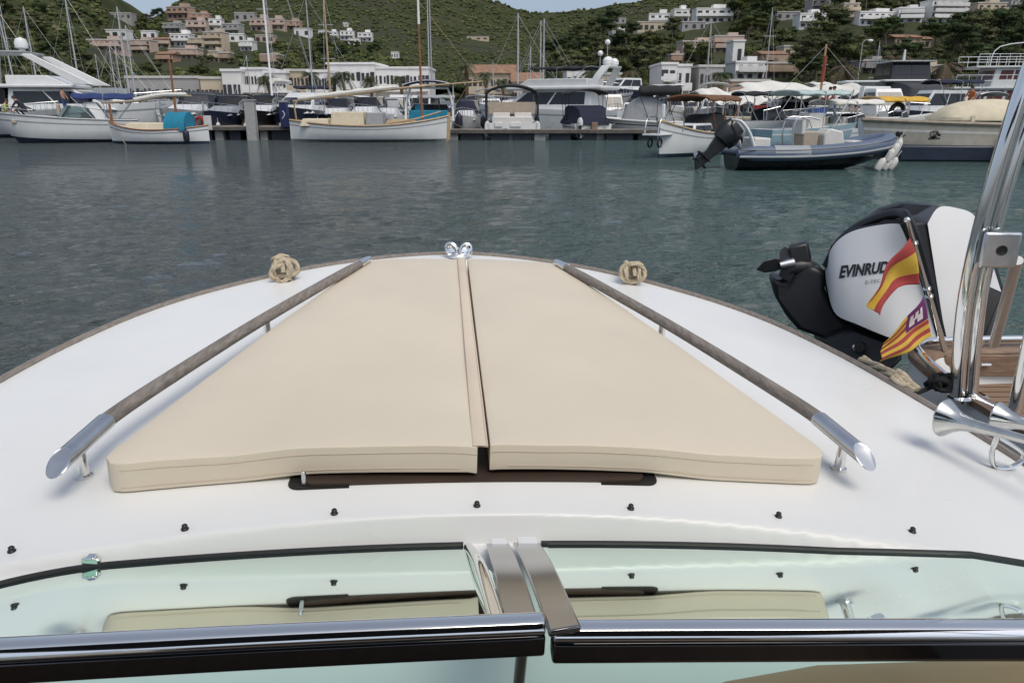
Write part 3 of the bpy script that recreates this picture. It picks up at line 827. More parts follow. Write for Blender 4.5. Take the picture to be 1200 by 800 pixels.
bp = N.new('ShaderNodeBump'); bp.inputs['Strength'].default_value = 1.0; bp.inputs['Distance'].default_value = .26; L.new(m2.outputs[0], bp.inputs['Height']); L.new(bp.outputs[0], b.inputs['Normal'])
def wz(x, y):
    f = max(0, 1 - max(0, (y - 16) / 14)) * min(1, (22 - abs(x)) / 6) * min(1, (y + 6) / 3)
    p = Vector((x * .9 + .35 * y, y * 1.5, 0))
    h = noise.noise(p * 1.5) * .022 + noise.noise(p * 3.6 + Vector((9, 2, 4))) * .012 + noise.noise(p * 7.0) * .005 + noise.noise(p * .5) * .03
    return h * max(0, f)
wg = MB()
wg.grid(300, 260, lambda i, j: Vector((-22 + 44 * i, -6 + 36 * j ** 1.35, wz(-22 + 44 * i, -6 + 36 * j ** 1.35))))
wg.add([(-400, -40, 0), (400, -40, 0), (400, -6, 0), (-400, -6, 0), (-400, 30, 0), (400, 30, 0), (400, 220, 0), (-400, 220, 0), (-22, -6, 0), (-22, 30, 0), (22, -6, 0), (22, 30, 0)], [(0, 1, 2, 3), (4, 5, 6, 7), (3, 8, 9, 4), (10, 2, 5, 11)])
o = wg.build('water', wm, smooth=180)
tag(o, kind='structure')

# ================================================================ LAND AND HILLS
gm = bpy.data.materials.new('hill_scrub'); gm.use_nodes = True
N = gm.node_tree.nodes; L = gm.node_tree.links; b = N['Principled BSDF']; b.inputs['Roughness'].default_value = .95; b.inputs['Specular IOR Level'].default_value = .1
tc = N.new('ShaderNodeTexCoord')
def nz(s, d):
    n_ = N.new('ShaderNodeTexNoise'); n_.inputs['Scale'].default_value = s; n_.inputs['Detail'].default_value = d; L.new(tc.outputs['Object'], n_.inputs['Vector']); return n_.outputs['Fac']
r1 = N.new('ShaderNodeValToRGB'); L.new(nz(.09, 8), r1.inputs['Fac'])
e = r1.color_ramp.elements; e[0].position = .33; e[0].color = (.028, .038, .015, 1); e[1].position = .66; e[1].color = (.062, .066, .030, 1)
k = r1.color_ramp.elements.new(.80); k.color = (.085, .078, .05, 1)
r2 = N.new('ShaderNodeValToRGB'); L.new(nz(.012, 6), r2.inputs['Fac']); e = r2.color_ramp.elements; e[0].position = .56; e[0].color = (0, 0, 0, 1); e[1].position = .72; e[1].color = (1, 1, 1, 1)
mxg = N.new('ShaderNodeMix'); mxg.data_type = 'RGBA'; L.new(r2.outputs['Color'], mxg.inputs[0]); L.new(r1.outputs['Color'], mxg.inputs[6]); mxg.inputs[7].default_value = (.050, .050, .036, 1)
L.new(mxg.outputs[2], b.inputs['Base Color'])
QUAYM = mat('quay_concrete', (.30, .285, .26), .85, var=.18, vscale=.8, bump=.3, bscale=6, dist=.03)
o = MB().box((0, 98, .35), (420, 56, 1.5)).build('promenade', QUAYM); tag(o, kind='structure')

class Hill:
    """a hillside between a foot line and a ridge line; s=0 foot, s=1 ridge"""
    def __init__(h, name, u0, u1, vfoot, ridge, Yf, Yr, pw=1.0, seed=0, amp=1.0, nu=120, nv=60):
        h.vf, h.ridge, h.Yf, h.Yr, h.pw, h.seed, h.amp, h.u0, h.u1 = vfoot, ridge, Yf, Yr, pw, seed, amp, u0, u1
        mb = MB()
        def fn(i, j):
            u = u0 + (u1 - u0) * i
            if j <= .9: return h.p(u, j / .9)
            a = h.p(u, 1.0); t = (j - .9) / .1
            return a + Vector((0, (Yr - Yf) * .5 * t, -a.z * .6 * t * t))
        mb.grid(nu, nv, fn)
        tag(mb.build(name, gm, smooth=180), kind='structure')
    def p(h, u, s):
        Y = h.Yf + (h.Yr - h.Yf) * s ** h.pw
        vr = interp(h.ridge, u); v = h.vf + (vr - h.vf) * s
        p = at(u, v, Y)
        p.z += h.amp * mpp(Y) * (noise.noise(Vector((p.x * 3.2 / mpp(h.Yr) / 100, p.y / 40, h.seed))) * 5 + 2.0 * noise.noise(Vector((p.x / mpp(h.Yr) / 9, p.y / 12, h.seed)))) * min(1, s * 4)
        return p
    def s(h, u, v):
        vr = interp(h.ridge, u); return max(0, min(1, (v - h.vf) / (vr - h.vf)))
    def pix(h, u, v): return h.p(u, h.s(u, v))
far = Hill('mountain', -500, 1700, 97, [(-500, 30), (100, 45), (150, 34), (175, 24), (192, 14), (205, 5), (225, -6), (300, -40), (400, -60), (500, -30), (570, -1), (600, 9), (640, 18), (680, 12), (720, 6), (750, 2), (790, -6), (850, -25), (1000, -40), (1700, -60)], 330, 950, 1.2, 1, .7, 200, 90)
lef = Hill('hillside', -420, 540, 103, [(-420, -90), (0, -60), (60, -40), (105, -14), (118, 2), (132, 17), (160, 30), (200, 24), (240, 22), (300, 22), (350, 36), (400, 52), (450, 68), (490, 86), (540, 104)], 128, 390, 1.2, 5, .6)
rig = Hill('hillside', 590, 1650, 106, [(590, 104), (640, 76), (680, 54), (720, 38), (760, 27), (800, 14), (850, 6), (900, -4), (960, -14), (1050, -24), (1200, -34), (1650, -70)], 112, 330, 1.2, 9, .6)

# ---- foliage
LEAF = []
for nm, c in (('pine_leaf', (.064, .076, .025)), ('olive_leaf', (.086, .090, .042)), ('dark_leaf', (.034, .050, .018))):
    m_ = mat(nm, c, .75, var=.5, vscale=.35, spec=.15, objrand=.35); LEAF.append(m_)
BARK = mat('bark', (.13, .10, .075), .9, var=.3)
def leaf_cloud(mb, c, rad, n, size, rnd, mi=0, squash=.7):
    for _ in range(n):
        while True:
            q = Vector((rnd.uniform(-1, 1), rnd.uniform(-1, 1), rnd.uniform(-1, 1)))
            if .25 < q.length < 1: break
        q = q.normalized() * (q.length ** .45)
        p = Vector(c) + Vector((q.x * rad, q.y * rad, q.z * rad * squash))
        a = Vector((rnd.gauss(0, 1), rnd.gauss(0, 1), rnd.gauss(0, .7))).normalized(); t = a.cross(Vector((rnd.gauss(0, 1), rnd.gauss(0, 1), rnd.gauss(0, 1)))).normalized()
        s_ = size * rnd.uniform(.6, 1.4)
        mb.add([p - a * s_, p + t * s_ * .55, p + a * s_, p - t * s_ * .55], [(0, 1, 2, 3)], mi)
def blob(mb, c, r, rnd, mi, sq):
    n, k = 7, 4; vs = []; fs = []
    for i in range(k + 1):
        a = math.pi * i / k
        for j in range(n):
            b_ = 2 * math.pi * (j + .5 * (i % 2)) / n; q = r * rnd.uniform(.72, 1.08)
            vs.append(Vector(c) + Vector((q * math.sin(a) * math.cos(b_), q * math.sin(a) * math.sin(b_), q * sq * math.cos(a))))
    for i in range(k):
        for j in range(n): fs.append((i * n + j, (i + 1) * n + j, (i + 1) * n + (j + 1) % n, i * n + (j + 1) % n))
    mb.add(vs, fs, mi)
BUILT = {}
def blocked(hill, u, v, grow=15):
    return any(a - 2 <= u <= b_ + 2 and c - 1 <= v <= d_ + grow for a, b_, c, d_ in BUILT.get(hill.seed, ()))
def clumps(name, hill, n, u0, u1, s0, s1, rmin, rmax, leaves, seed, mats, dens=None):
    rnd = random.Random(seed); mb = MB()
    for _ in range(n):
        u = rnd.uniform(u0, u1); s_ = rnd.uniform(s0, s1)
        if dens and not dens(u, hill.vf + (interp(hill.ridge, u) - hill.vf) * s_, rnd): continue
        if blocked(hill, u, hill.vf + (interp(hill.ridge, u) - hill.vf) * s_): continue
        p = hill.p(u, s_); r = rnd.uniform(rmin, rmax) * mpp(p.y)
        mi_ = rnd.choice((0, 0, 1, 2)); c_ = p + Vector((0, 0, r * .35))
        blob(mb, c_, r * .88, rnd, mi_, .72); leaf_cloud(mb, c_, r, leaves, r * .24, rnd, mi_, .78)
    o = mb.build(name, mats, smooth=0); return tag(o, kind='stuff')
def make_pine(seed, h=9.0, spread=4.2, mi=0):
    rnd = random.Random(seed)
    root = thing('pine_tree', 'x', 'tree', (0, 0, -50))
    tr = MB(); top = h * .62
    lean = Vector((rnd.uniform(-.6, .6), rnd.uniform(-.6, .6), 0))
    tr.tube(smooth_path([(0, 0, -.6), lean * .3 + Vector((0, 0, top * .5)), lean + Vector((0, 0, top))], 4), [.28 - .15 * k / 8 for k in range(9)], 7)
    cr = MB()
    for k in range(11):
        a = rnd.uniform(0, 6.28); rr = spread * (.15 + .75 * rnd.random() ** .7); z = top + rnd.uniform(-.12, .38) * h * (1 - .5 * rr / spread)
        c = lean + Vector((rr * math.cos(a), rr * math.sin(a), z))
        tr.tube([lean * .8 + Vector((0, 0, top * .8)), c], [.11, .04], 5)
        rr_ = spread * rnd.uniform(.3, .48); blob(cr, c, rr_ * .8, rnd, 0, .55); leaf_cloud(cr, c, rr_, 80, .24, rnd, 0, .62)
    tr.build('trunk', BARK, root); cr.build('crown', LEAF[mi], root, smooth=0)
    return root
pines = [make_pine(k, 9 + (k % 3), 3.8 + .5 * (k % 4), k % 3) for k in range(6)]
cyp = None
used = set()
def put(proto_i, protos, loc, sc, rz, label, group, sz=None):
    if proto_i not in used and protos is pines:
        o = protos[proto_i]; used.add(proto_i)
    else: o = copy_tree(protos[proto_i])
    o.location = loc; o.scale = (sc, sc, sc * (sz or 1)); o.rotation_euler = (0, 0, rz)
    tag(o, label, 'tree', group); return o
rt = random.Random(77)
def pine_field(hill, n, u0, u1, v0, v1, px0, px1, label, group, avoid=()):
    k = 0; tries = 0
    while k < n and tries < n * 20:
        tries += 1
        u = rt.uniform(u0, u1); v = rt.uniform(v0, v1)
        if v < interp(hill.ridge, u) - 2 or blocked(hill, u, v, 24) or any(a <= u <= b_ and c <= v <= d_ for a, b_, c, d_ in avoid): continue
        p = hill.pix(u, v); h_px = rt.uniform(px0, px1) * (1.25 - .5 * hill.s(u, v))
        put(rt.randrange(6), pines, p - Vector((0, 0, .3)), h_px * mpp(p.y) / 9.5, rt.uniform(0, 6.3), label, group, rt.uniform(.8, 1.05)); k += 1

# ---- houses
WALLC = {'white': mat('white_render', (.72, .71, .69), .85, var=.08, vscale=.6, objrand=.1), 'pink': mat('pink_render', (.50, .385, .315), .85, var=.1, vscale=.6, objrand=.1),
         'terracotta': mat('terracotta_render', (.40, .265, .195), .85, var=.12, vscale=.6), 'cream': mat('cream_render', (.50, .42, .31), .85, var=.1, vscale=.6), 'grey': mat('grey_render', (.33, .32, .31), .85, var=.1, vscale=.6),
         'tan': mat('tan_stone', (.34, .26, .19), .9, var=.2, vscale=.8)}
TILE = mat('roof_tile', (.27, .15, .09), .85, var=.25, vscale=1.5, bump=.4, bscale=4, dist=.1)
SLAB = mat('flat_roof', (.50, .48, .45), .85, var=.12)
SHADE = mat('dark_opening', (.035, .035, .04), .5, var=.4)
def house(name, label, cat, loc, w, h, dep, col, floors, bays, roof='flat', rz=0, group=None, balcony=True, wing=0.0):
    root = thing(name, label, cat, loc, rz, group)
    wm_ = WALLC[col]; fh = h / floors
    mb = MB().box((0, dep / 2, h / 2 - 2), (w, dep, h + 4))
    if wing:
        mb.box((w * .5 + w * wing / 2 - .02, dep / 2 + .6, h * .34 - 2), (w * wing, dep * .8, h * .68 + 4))
    wl = mb.build('wall', wm_, root, smooth=0)
    if roof == 'pitched':
        e_ = .4
        rf = MB(); z = h
        for (cx, ww, zz, d2, y0) in ((0, w, h, dep, 0),):
            rf.prism([(cx - ww / 2 - e_, y0 - e_, zz), (cx - ww / 2 - e_, y0 + d2 + e_, zz), (cx - ww / 2 - e_, y0 + d2 / 2, zz + d2 * .15)], (ww + 2 * e_, 0, 0))
        rf.build('roof', TILE, root, smooth=0)
    else:
        MB().box((0, dep / 2, h + .17), (w + .3, dep + .3, .3)).build('roof', SLAB if col != 'white' else WALLC['white'], root, smooth=0)
        if floors > 1 and name == 'house': MB().box((w * .18, dep * .6, h + .3 + fh * .3), (w * .34, dep * .5, fh * .6)).build('roof_room', wm_, root, smooth=0)
    bw = w / bays; pr = None; bl = None
    rnd = random.Random(int(w * 100 + h * 10))
    for f in range(floors):
        for k in range(bays):
            x = -w / 2 + bw * (k + .5); z = f * fh + fh * .52
            if pr is None:
                pm = MB().box((0, -.03, 0), (bw * (.46 if name == 'house' else .62), .10, fh * (.46 if name == 'house' else .36))); pr = pm.build('window', SHADE, root, smooth=0); o = pr
            else: o = pr.copy(); COL.objects.link(o)
            o.location = (x + rnd.uniform(-.1, .1) * bw, 0, z); o.scale = (rnd.choice((.7, 1, 1, 1.35)), 1, rnd.choice((.8, 1, 1.1)))
        if balcony and f > 0:
            if bl is None:
                bl = MB().box((0, -.75, 0), (w * .96, 1.4, .22)).box((0, -1.42, .48), (w * .96, .08, .75)).build('balcony', wm_, root, smooth=0); o = bl
            else: o = bl.copy(); COL.objects.link(o)
            o.location = (0, 0, f * fh + .05)
    return root
def hill_house(hill, u, v, wpx, hpx, col, label, floors=2, bays=3, roof='flat', rz=0, group=None, wing=0, name='house', cat='house', balcony=True):
    BUILT.setdefault(hill.seed, []).append((u - wpx / 2, u + wpx / 2, v - hpx / 2, v + hpx / 2))
    p = hill.pix(u, v + hpx / 2); k = mpp(p.y)
    p.z -= .4; p.y -= 1.0
    return house(name, label, cat, p, wpx * k, hpx * k, max(5, wpx * k * .6), col, floors, bays, roof, R(rz), group, balcony, wing)
HL = [  # left hill: u, v centre, width px, height px, colour, floors, bays, roof, turn, label
 (140, 20, 28, 7, 'grey', 1, 5, 'flat', 5, 'long grey flat-roofed villa high at the left end of the village, just under the skyline'),
 (210, 16, 26, 13, 'terracotta', 2, 4, 'flat', -8, 'terracotta apartment block topping the left village on the skyline'),
 (236, 22, 20, 9, 'terracotta', 2, 3, 'flat', 8, 'small terracotta block stepping down right of the skyline apartment block'),
 (137, 41, 26, 9, 'white', 1, 3, 'flat', 0, 'white flat-roofed villa alone among pines above the long pink terrace'),
 (126, 54, 38, 13, 'pink', 2, 6, 'flat', 4, 'long pink terraced building at the far left of the village'),
 (165, 56, 28, 15, 'pink', 3, 5, 'flat', -5, 'three-storey pink block joined to the right of the long pink terrace'),
 (176, 42, 16, 9, 'white', 1, 2, 'flat', 6, 'white villa with one storey above the pink three-storey block'),
 (203, 32, 20, 10, 'grey', 2, 3, 'flat', -4, 'blue-grey house below the terracotta skyline block'),
 (232, 33, 22, 13, 'pink', 2, 3, 'flat', 6, 'pink house with balconies under the small terracotta block'),
 (213, 47, 22, 14, 'white', 2, 4, 'flat', 0, 'bright white house with two rows of windows in the village centre'),
 (192, 51, 16, 10, 'pink', 2, 2, 'pitched', 10, 'little pink tiled house left of the bright white village house'),
 (231, 50, 16, 10, 'cream', 2, 2, 'flat', -6, 'small cream house right of the bright white village house'),
 (217, 62, 32, 12, 'pink', 2, 5, 'flat', 2, 'wide pink terraced building along the foot of the village'),
 (252, 50, 22, 19, 'cream', 3, 3, 'flat', -8, 'tall cream house of three storeys at the right of the village'),
 (253, 66, 11, 13, 'cream', 2, 2, 'flat', 0, 'narrow cream house below the tall three-storey one'),
 (265, 67, 11, 11, 'tan', 2, 2, 'flat', 5, 'narrow tan stone house at the lower right corner of the village'),
 (196, 68, 18, 11, 'terracotta', 2, 3, 'pitched', 0, 'orange tiled house low at the left foot of the village'),
 (254, 31, 14, 13, 'white', 2, 2, 'flat', 5, 'slim white house on the upper right edge of the village'),
 (272, 36, 20, 13, 'grey', 2, 3, 'flat', -5, 'grey stepped villa beside the slim white house'),
 (288, 21, 22, 9, 'grey', 1, 3, 'flat', 6, 'low grey villa on the bare slope above the grey stepped villa'),
 (279, 45, 16, 9, 'white', 1, 2, 'flat', 10, 'small white villa stepping down below the grey stepped villa'),
 (290, 54, 14, 11, 'white', 2, 3, 'flat', 0, 'small white block with three bays among dark trees'),
 (305, 31, 20, 14, 'pink', 2, 3, 'flat', -5, 'left pink house of the pink cluster on the upper slope'),
 (323, 28, 22, 12, 'pink', 2, 3, 'flat', 5, 'middle pink house of the pink cluster on the upper slope'),
 (342, 30, 20, 10, 'terracotta', 2, 3, 'flat', 0, 'right-hand, darker house of the pink cluster on the upper slope'),
 (311, 45, 20, 8, 'pink', 1, 3, 'flat', 0, 'low pink house below the pink cluster'),
 (355, 38, 18, 9, 'white', 1, 2, 'flat', 0, 'white villa with flat roof right of the pink cluster'),
 (318, 70, 20, 11, 'tan', 3, 3, 'flat', 0, 'terraced tan building low on the slope behind the tall white mast'),
]
for (u, v, w, h, c, f, b_, rf, rz, lab) in HL: hill_house(lef, u, v, w, h, c, lab, f, b_, rf, rz)
for (u, v, w, h, f, lab) in ((372, 50, 12, 8, 1, 'small white villa left of the three modern white villas'), (379, 40, 10, 7, 1, 'tiny white villa above the gap left of the modern villas'), (389, 42, 13, 8, 2, 'left of the three modern white villas on the green slope'), (407, 43, 15, 10, 2, 'middle one of the three modern white villas on the green slope'), (428, 43, 16, 10, 2, 'right one of the three modern white villas on the green slope'), (415, 50, 13, 7, 1, 'white annex below the three modern white villas'), (405, 28, 5, 5, 1, 'tiny white hut high above the modern white villas'), (463, 65, 8, 7, 1, 'tiny white house low on the green slope above the hotel'), (560, 45, 25, 4, 1, 'long low cream wall-like house on the middle green slope'), (723, 24, 20, 6, 1, 'flat grey house on the distant shoulder under the right skyline')):
    hill_house(far, u, v, w, h, 'white' if 'cream' not in lab and 'grey' not in lab else ('cream' if 'cream' in lab else 'grey'), lab, f, 3, balcony=f > 1)
HR = [
 (726, 44, 17, 12, 'white', 2, 2, 'flat', 8, 'small bright white house at the left end of the right hill'),
 (764, 33, 32, 9, 'cream', 1, 5, 'flat', 5, 'long cream villa on the crest at the left of the right hill'),
 (772, 24, 22, 12, 'white', 2, 3, 'flat', -5, 'white villa with balconies above the long cream villa'),
 (798, 18, 16, 12, 'white', 2, 2, 'flat', 5, 'white villa between the crest villas on the right hill'),
 (812, 30, 24, 7, 'grey', 1, 3, 'flat', 0, 'low grey villa under the white crest villas'),
 (836, 19, 38, 13, 'white', 2, 5, 'flat', 0, 'long white crest villa behind the thin mast'),
 (818, 56, 36, 11, 'pink', 2, 5, 'flat', 6, 'left half of the long salmon apartment building on the right hill'),
 (852, 52, 30, 15, 'pink', 3, 4, 'flat', -4, 'right half, three storeys, of the long salmon apartment building'),
 (950, 26, 28, 13, 'white', 2, 4, 'flat', 4, 'white villa half way up above the dark pine belt'),
 (922, 19, 24, 7, 'grey', 1, 3, 'flat', 0, 'low grey villa left of the white villa above the pine belt'),
 (960, 10, 20, 12, 'grey', 2, 3, 'flat', 8, 'grey villa high above the white villa of the pine belt'),
 (994, 18, 16, 18, 'cream', 3, 2, 'flat', 0, 'slim cream tower house left of the long white terrace'),
 (1028, 21, 44, 12, 'white', 2, 6, 'flat', 6, 'long white terrace of villas below the top edge'),
 (1064, 19, 24, 13, 'white', 3, 3, 'flat', -6, 'white villa ending the long white terrace on the right'),
 (1108, 14, 38, 20, 'white', 4, 5, 'flat', 4, 'large four-storey white apartment block near the top right'),
 (1158, 14, 30, 14, 'cream', 2, 4, 'flat', 0, 'cream villa with wide balconies right of the large apartment block'),
 (1194, 10, 26, 16, 'grey', 3, 3, 'flat', 0, 'grey house at the top right corner behind the steel posts'),
 (1060, 52, 30, 15, 'tan', 2, 3, 'pitched', 6, 'tan villa with tiled roof and loggia amid dark pines'),
 (1078, 49, 18, 9, 'cream', 1, 2, 'pitched', 0, 'small cream house on the right of the tan tiled villa'),
 (905, 68, 26, 11, 'tan', 2, 3, 'pitched', 5, 'tan stepped house with tiled roof above the shade sails'),
 (927, 60, 20, 10, 'cream', 1, 2, 'flat', 0, 'cream terrace house right of the tan stepped house'),
 (912, 82, 32, 14, 'tan', 2, 4, 'flat', 0, 'tan stone terrace building directly above the shade sails'),
 (876, 82, 32, 16, 'white', 2, 3, 'flat', 5, 'weathered white building left of the tan terrace building'),
 (792, 68, 12, 10, 'terracotta', 2, 1, 'flat', 0, 'small terracotta house below the salmon apartments'),
 (862, 66, 12, 26, 'white', 1, 1, 'flat', 0, 'tall narrow white gable wall below the salmon apartments'),
 (1088, 85, 26, 14, 'cream', 2, 3, 'flat', 0, 'low cream house behind the palms near the ferry'),
 (1022, 78, 30, 12, 'grey', 2, 3, 'flat', 0, 'grey house behind the palm trunks above the dark yacht'),
]
for (u, v, w, h, c, f, b_, rf, rz, lab) in HR: hill_house(rig, u, v, w * 1.08, h * 1.2, c, lab, f, b_, rf, rz)
# waterfront buildings standing on the promenade
def front(u0, u1, vt, vb, Y, col, lab, floors, bays, roof='flat', rz=0, name='building', cat='building', wing=0):
    p = at((u0 + u1) / 2, vb, Y); k = mpp(Y); p.z = 1.1
    pt = at((u0 + u1) / 2, vt, Y)
    return house(name, lab, cat, p, (u1 - u0) * k, pt.z - 1.1, 9, col, floors, bays * 2 if name == 'building' else bays, roof, R(rz), wing=wing)
front(385, 440, 76, 106, 112, 'white', 'white two-storey hotel wing with a blank gable, behind the long wooden boat', 2, 5, rz=-3)
front(440, 503, 81, 106, 112.6, 'white', 'long white hotel range with shaded balconies right of the gable wing', 2, 7)
front(546, 602, 86, 108, 110, 'cream', 'cream house with tiled roof between palms in the middle of the waterfront', 2, 4, 'pitched')
front(602, 634, 96, 110, 104, 'pink', 'low pink house beside the cream tiled house', 1, 2, 'pitched')
front(664, 690, 82, 110, 108, 'white', 'white house with stepped parapet behind the flybridge yacht', 2, 2)
front(698, 727, 88, 110, 106, 'cream', 'small cream house standing behind the boats on stands', 2, 2)
front(774, 792, 76, 108, 104, 'white', 'white round-topped tower house with small dark windows', 3, 1)
front(790, 808, 78, 108, 105, 'white', 'white house joined to the right of the tower house', 2, 1)
front(818, 846, 79, 106, 104, 'grey', 'pale weathered house with one dark window by the thin mast', 2, 2)
front(236, 262, 93, 108, 98, 'cream', 'low cream shop with flat roof on the left waterfront', 1, 3)
front(262, 284, 84, 108, 97, 'white', 'white shop with dark awning opening on the left waterfront', 1, 2)
front(286, 312, 82, 108, 98.5, 'white', 'white two-bay waterfront house behind the concrete pillar', 2, 3)
front(312, 336, 86, 108, 97.5, 'white', 'white waterfront house half hidden by a round tree', 2, 3)
front(336, 362, 84, 108, 99, 'cream', 'cream waterfront house behind the white yacht with the tall mast', 2, 3)
front(362, 384, 85, 108, 98, 'white', 'white low waterfront house next to the hotel gable', 2, 2)
front(150, 234, 92, 108, 100, 'grey', 'long grey marina shed behind the masts on the left', 1, 9)
front(846, 900, 96, 112, 96, 'terracotta', 'row of reddish shop fronts under the tan terrace building', 1, 6)

clumps('forest', far, 9500, -30, 820, .02, 1.0, 1.0, 2.9, 4, 21, LEAF)
clumps('woodland', lef, 2700, -60, 540, .0, 1.0, 2.5, 6.0, 22, 22, LEAF)
clumps('woodland', rig, 3000, 600, 1260, .0, 1.0, 3.0, 8.0, 26, 23, LEAF)

# ---- trees on the hills one can tell apart
pine_field(rig, 130, 650, 1240, 2, 100, 26, 42, 'dark round-crowned pine growing among the houses of the right hill', 'pines on the right hill')
pine_field(lef, 75, 0, 480, 25, 100, 13, 24, 'dark green pine standing between the houses of the left village', 'pines of the left village')
pine_field(rig, 18, 780, 1240, -8, 8, 20, 34, 'pine standing against the top edge of the right hill', 'pines of the right crest')

def front_trees():
    for k in range(30):
        u = rt.choice((rt.uniform(530, 560), rt.uniform(606, 700), rt.uniform(640, 790), rt.uniform(800, 1130), rt.uniform(240, 380)))
        Y = rt.uniform(116, 124); p = at(u, 108, Y); p.z = 1.0
        put(rt.randrange(6), pines, p, rt.uniform(20, 32) * mpp(Y) / 9.5, rt.uniform(0, 6.3), 'broad dark tree standing in the row along the waterfront promenade', 'waterfront trees', rt.uniform(.85, 1.1))
front_trees()
# ---- palms
PALML = mat('palm_leaf', (.050, .065, .022), .6, var=.4, vscale=1.5, objrand=.25); PALMB = mat('palm_bark', (.12, .075, .045), .9, var=.3, vscale=3)
DEADL = mat('dry_palm_leaf', (.11, .065, .035), .8, var=.3, vscale=2)
def palm(label, u, vtop, vbase, Y, spread, seed, dry=False):
    rnd = random.Random(seed); k = mpp(Y); p = at(u, vbase, Y); p.z = 1.0; H = at(u, vtop, Y).z - 1.0
    root = thing('palm_tree', label, 'palm tree', p)
    MB().tube(smooth_path([(0, 0, -.5), (.15, 0, H * .5), (rnd.uniform(-.3, .3), 0, H)], 5), [.26] * 5 + [.2] * 5 + [.24], 9).build('trunk', PALMB, root)
    cr = MB(); Lf = spread * k
    for i in range(34):
        a = rnd.uniform(0, 6.28); el = rnd.uniform(-.5, 1.1) if not dry else rnd.uniform(-1.2, .7)
        dr = Vector((math.cos(a), math.sin(a), 0)); prev = Vector((0, 0, H)); sd = Vector((-dr.y, dr.x, 0))
        pts = []
        for t in range(7):
            x = t / 6; pts.append(Vector((0, 0, H)) + dr * Lf * x * math.cos(el * (1 - .3 * x)) + Vector((0, 0, Lf * (math.sin(el) * x - .75 * x * x))))
        for t in range(6):
            for sg in (-1, 1):
                for q in (0, .5):
                    b0 = pts[t].lerp(pts[t + 1], q); ln = Lf * .26 * (1 - .6 * abs(t / 6 - .35))
                    cr.add([b0, b0 + (pts[t + 1] - pts[t]) * .35, b0 + sd * sg * ln + (pts[t + 1] - pts[t]) * .7 - Vector((0, 0, ln * .5))], [(0, 1, 2)], 1 if dry and rnd.random() < .55 else 0)
    cr.build('crown', [PALML, DEADL], root, smooth=0)
    return root
PL = [(403, 88, 106, 92, 16, 'squat palm with broad crown before the hotel gable'), (434, 92, 107, 94, 13, 'small palm right of the hotel gable'), (470, 92, 107, 94, 12, 'small palm before the hotel balconies, left of the wooden mast'), (390, 92, 107, 93, 12, 'small palm at the left corner of the hotel'),
 (546, 78, 108, 100, 14, 'tall thin palm at the left of the cream tiled house'), (568, 88, 108, 99, 12, 'palm standing in front of the cream tiled house'), (588, 96, 108, 96, 10, 'low palm at the right end of the cream tiled house'),
 (676, 97, 112, 84, 20, 'big bushy palm behind the bow of the flybridge yacht'), (691, 86, 110, 98, 15, 'tall palm right of the stepped white house'), (315, 92, 108, 92, 15, 'round bushy palm before the white waterfront houses'), (365, 88, 108, 93, 14, 'palm near the mast of the white yacht, left of the hotel'),
 (842, 88, 108, 96, 14, 'palm beside the pale weathered house'), (782, 98, 110, 95, 8, 'little palm under the white tower house'), (722, 98, 110, 94, 9, 'little palm before the small cream house')]
for i, (u, a, b_, Y, s_, lab) in enumerate(PL): palm(lab, u, a, b_, Y, s_, 100 + i)
palm('tall palm with brown hanging fronds left of the dark yacht', 1042, 68, 112, 72, 26, 201, True)
palm('tall palm with brown hanging fronds left of the white ferry', 1102, 76, 112, 70, 24, 202, True)
palm('brown-fronded palm behind the shade sails, beside the lamp posts', 985, 78, 112, 84, 20, 203, True)
palm('brown-fronded palm in front of the reddish hillside hedge', 737, 84, 110, 100, 14, 204, True)
# lamp posts on the promenade
LAMP = mat('grey_lamp_metal', (.30, .30, .30), .5, var=.1)
for (u, vt, lab) in ((1003, 50, 'tall grey street lamp with curved arm behind the shade sails'), (702, 65, 'street lamp with white globe left of the boats on stands'), (702 + 8, 52, 'taller lamp with white globe on the hillside road')):
    Y = 88; p = at(u, 110, Y); p.z = 1.0; H = at(u, vt, Y).z - 1
    root = thing('street_lamp', lab, 'street lamp', p)
    MB().tube([(0, 0, 0), (0, 0, H)], [.09, .05], 8).build('pole', LAMP, root)
    if 'curved' in lab: MB().tube(smooth_path([(0, 0, H - .05), (.3, 0, H + .25), (.8, 0, H + .3)], 4), .04, 6).build('arm', LAMP, root)
    MB().ell((.85 if 'curved' in lab else 0, 0, H + .2), (.3, .2, .12) if 'curved' in lab else (.3, .3, .3)).build('lamp_head', WHITEP, root)
# ================================================================ BOATS OF THE HARBOUR
def C_(name, rgb, rough=.35, **k): return mat(name, rgb, rough, **k)
HW = C_('hull_white', (.66, .67, .66), .28, var=.06, vscale=1.5); HG = C_('hull_grey', (.30, .32, .33), .3, var=.08); HN = C_('hull_navy', (.018, .024, .045), .2, var=.1); HK = C_('hull_black', (.014, .015, .017), .2, var=.1)
HC = C_('hull_cream', (.48, .44, .36), .45, var=.1); AF = C_('bottom_paint', (.02, .035, .06), .6, var=.3); AFG = C_('bottom_grey', (.16, .18, .18), .6, var=.3); DKW = C_('deck_white', (.62, .62, .60), .5, var=.07)
CVB = C_('canvas_blue', (.015, .035, .13), .8, var=.15); CVT = C_('canvas_teal', (.01, .19, .30), .8, var=.12); CVN = C_('canvas_navy', (.012, .014, .035), .85, var=.2); CVK = C_('canvas_black', (.018, .018, .02), .85, var=.25)
CVC = C_('canvas_cream', (.62, .55, .40), .85, var=.08); CVG = C_('canvas_grey', (.30, .31, .32), .85, var=.1); CVBR = C_('canvas_brown', (.16, .075, .035), .85, var=.15); CVY = C_('canvas_yellow', (.62, .37, .04), .8, var=.1); CVW = C_('canvas_white', (.70, .68, .62), .8, var=.06)
CLEARG = glass_mat('clear_glass', (.72, .78, .78))
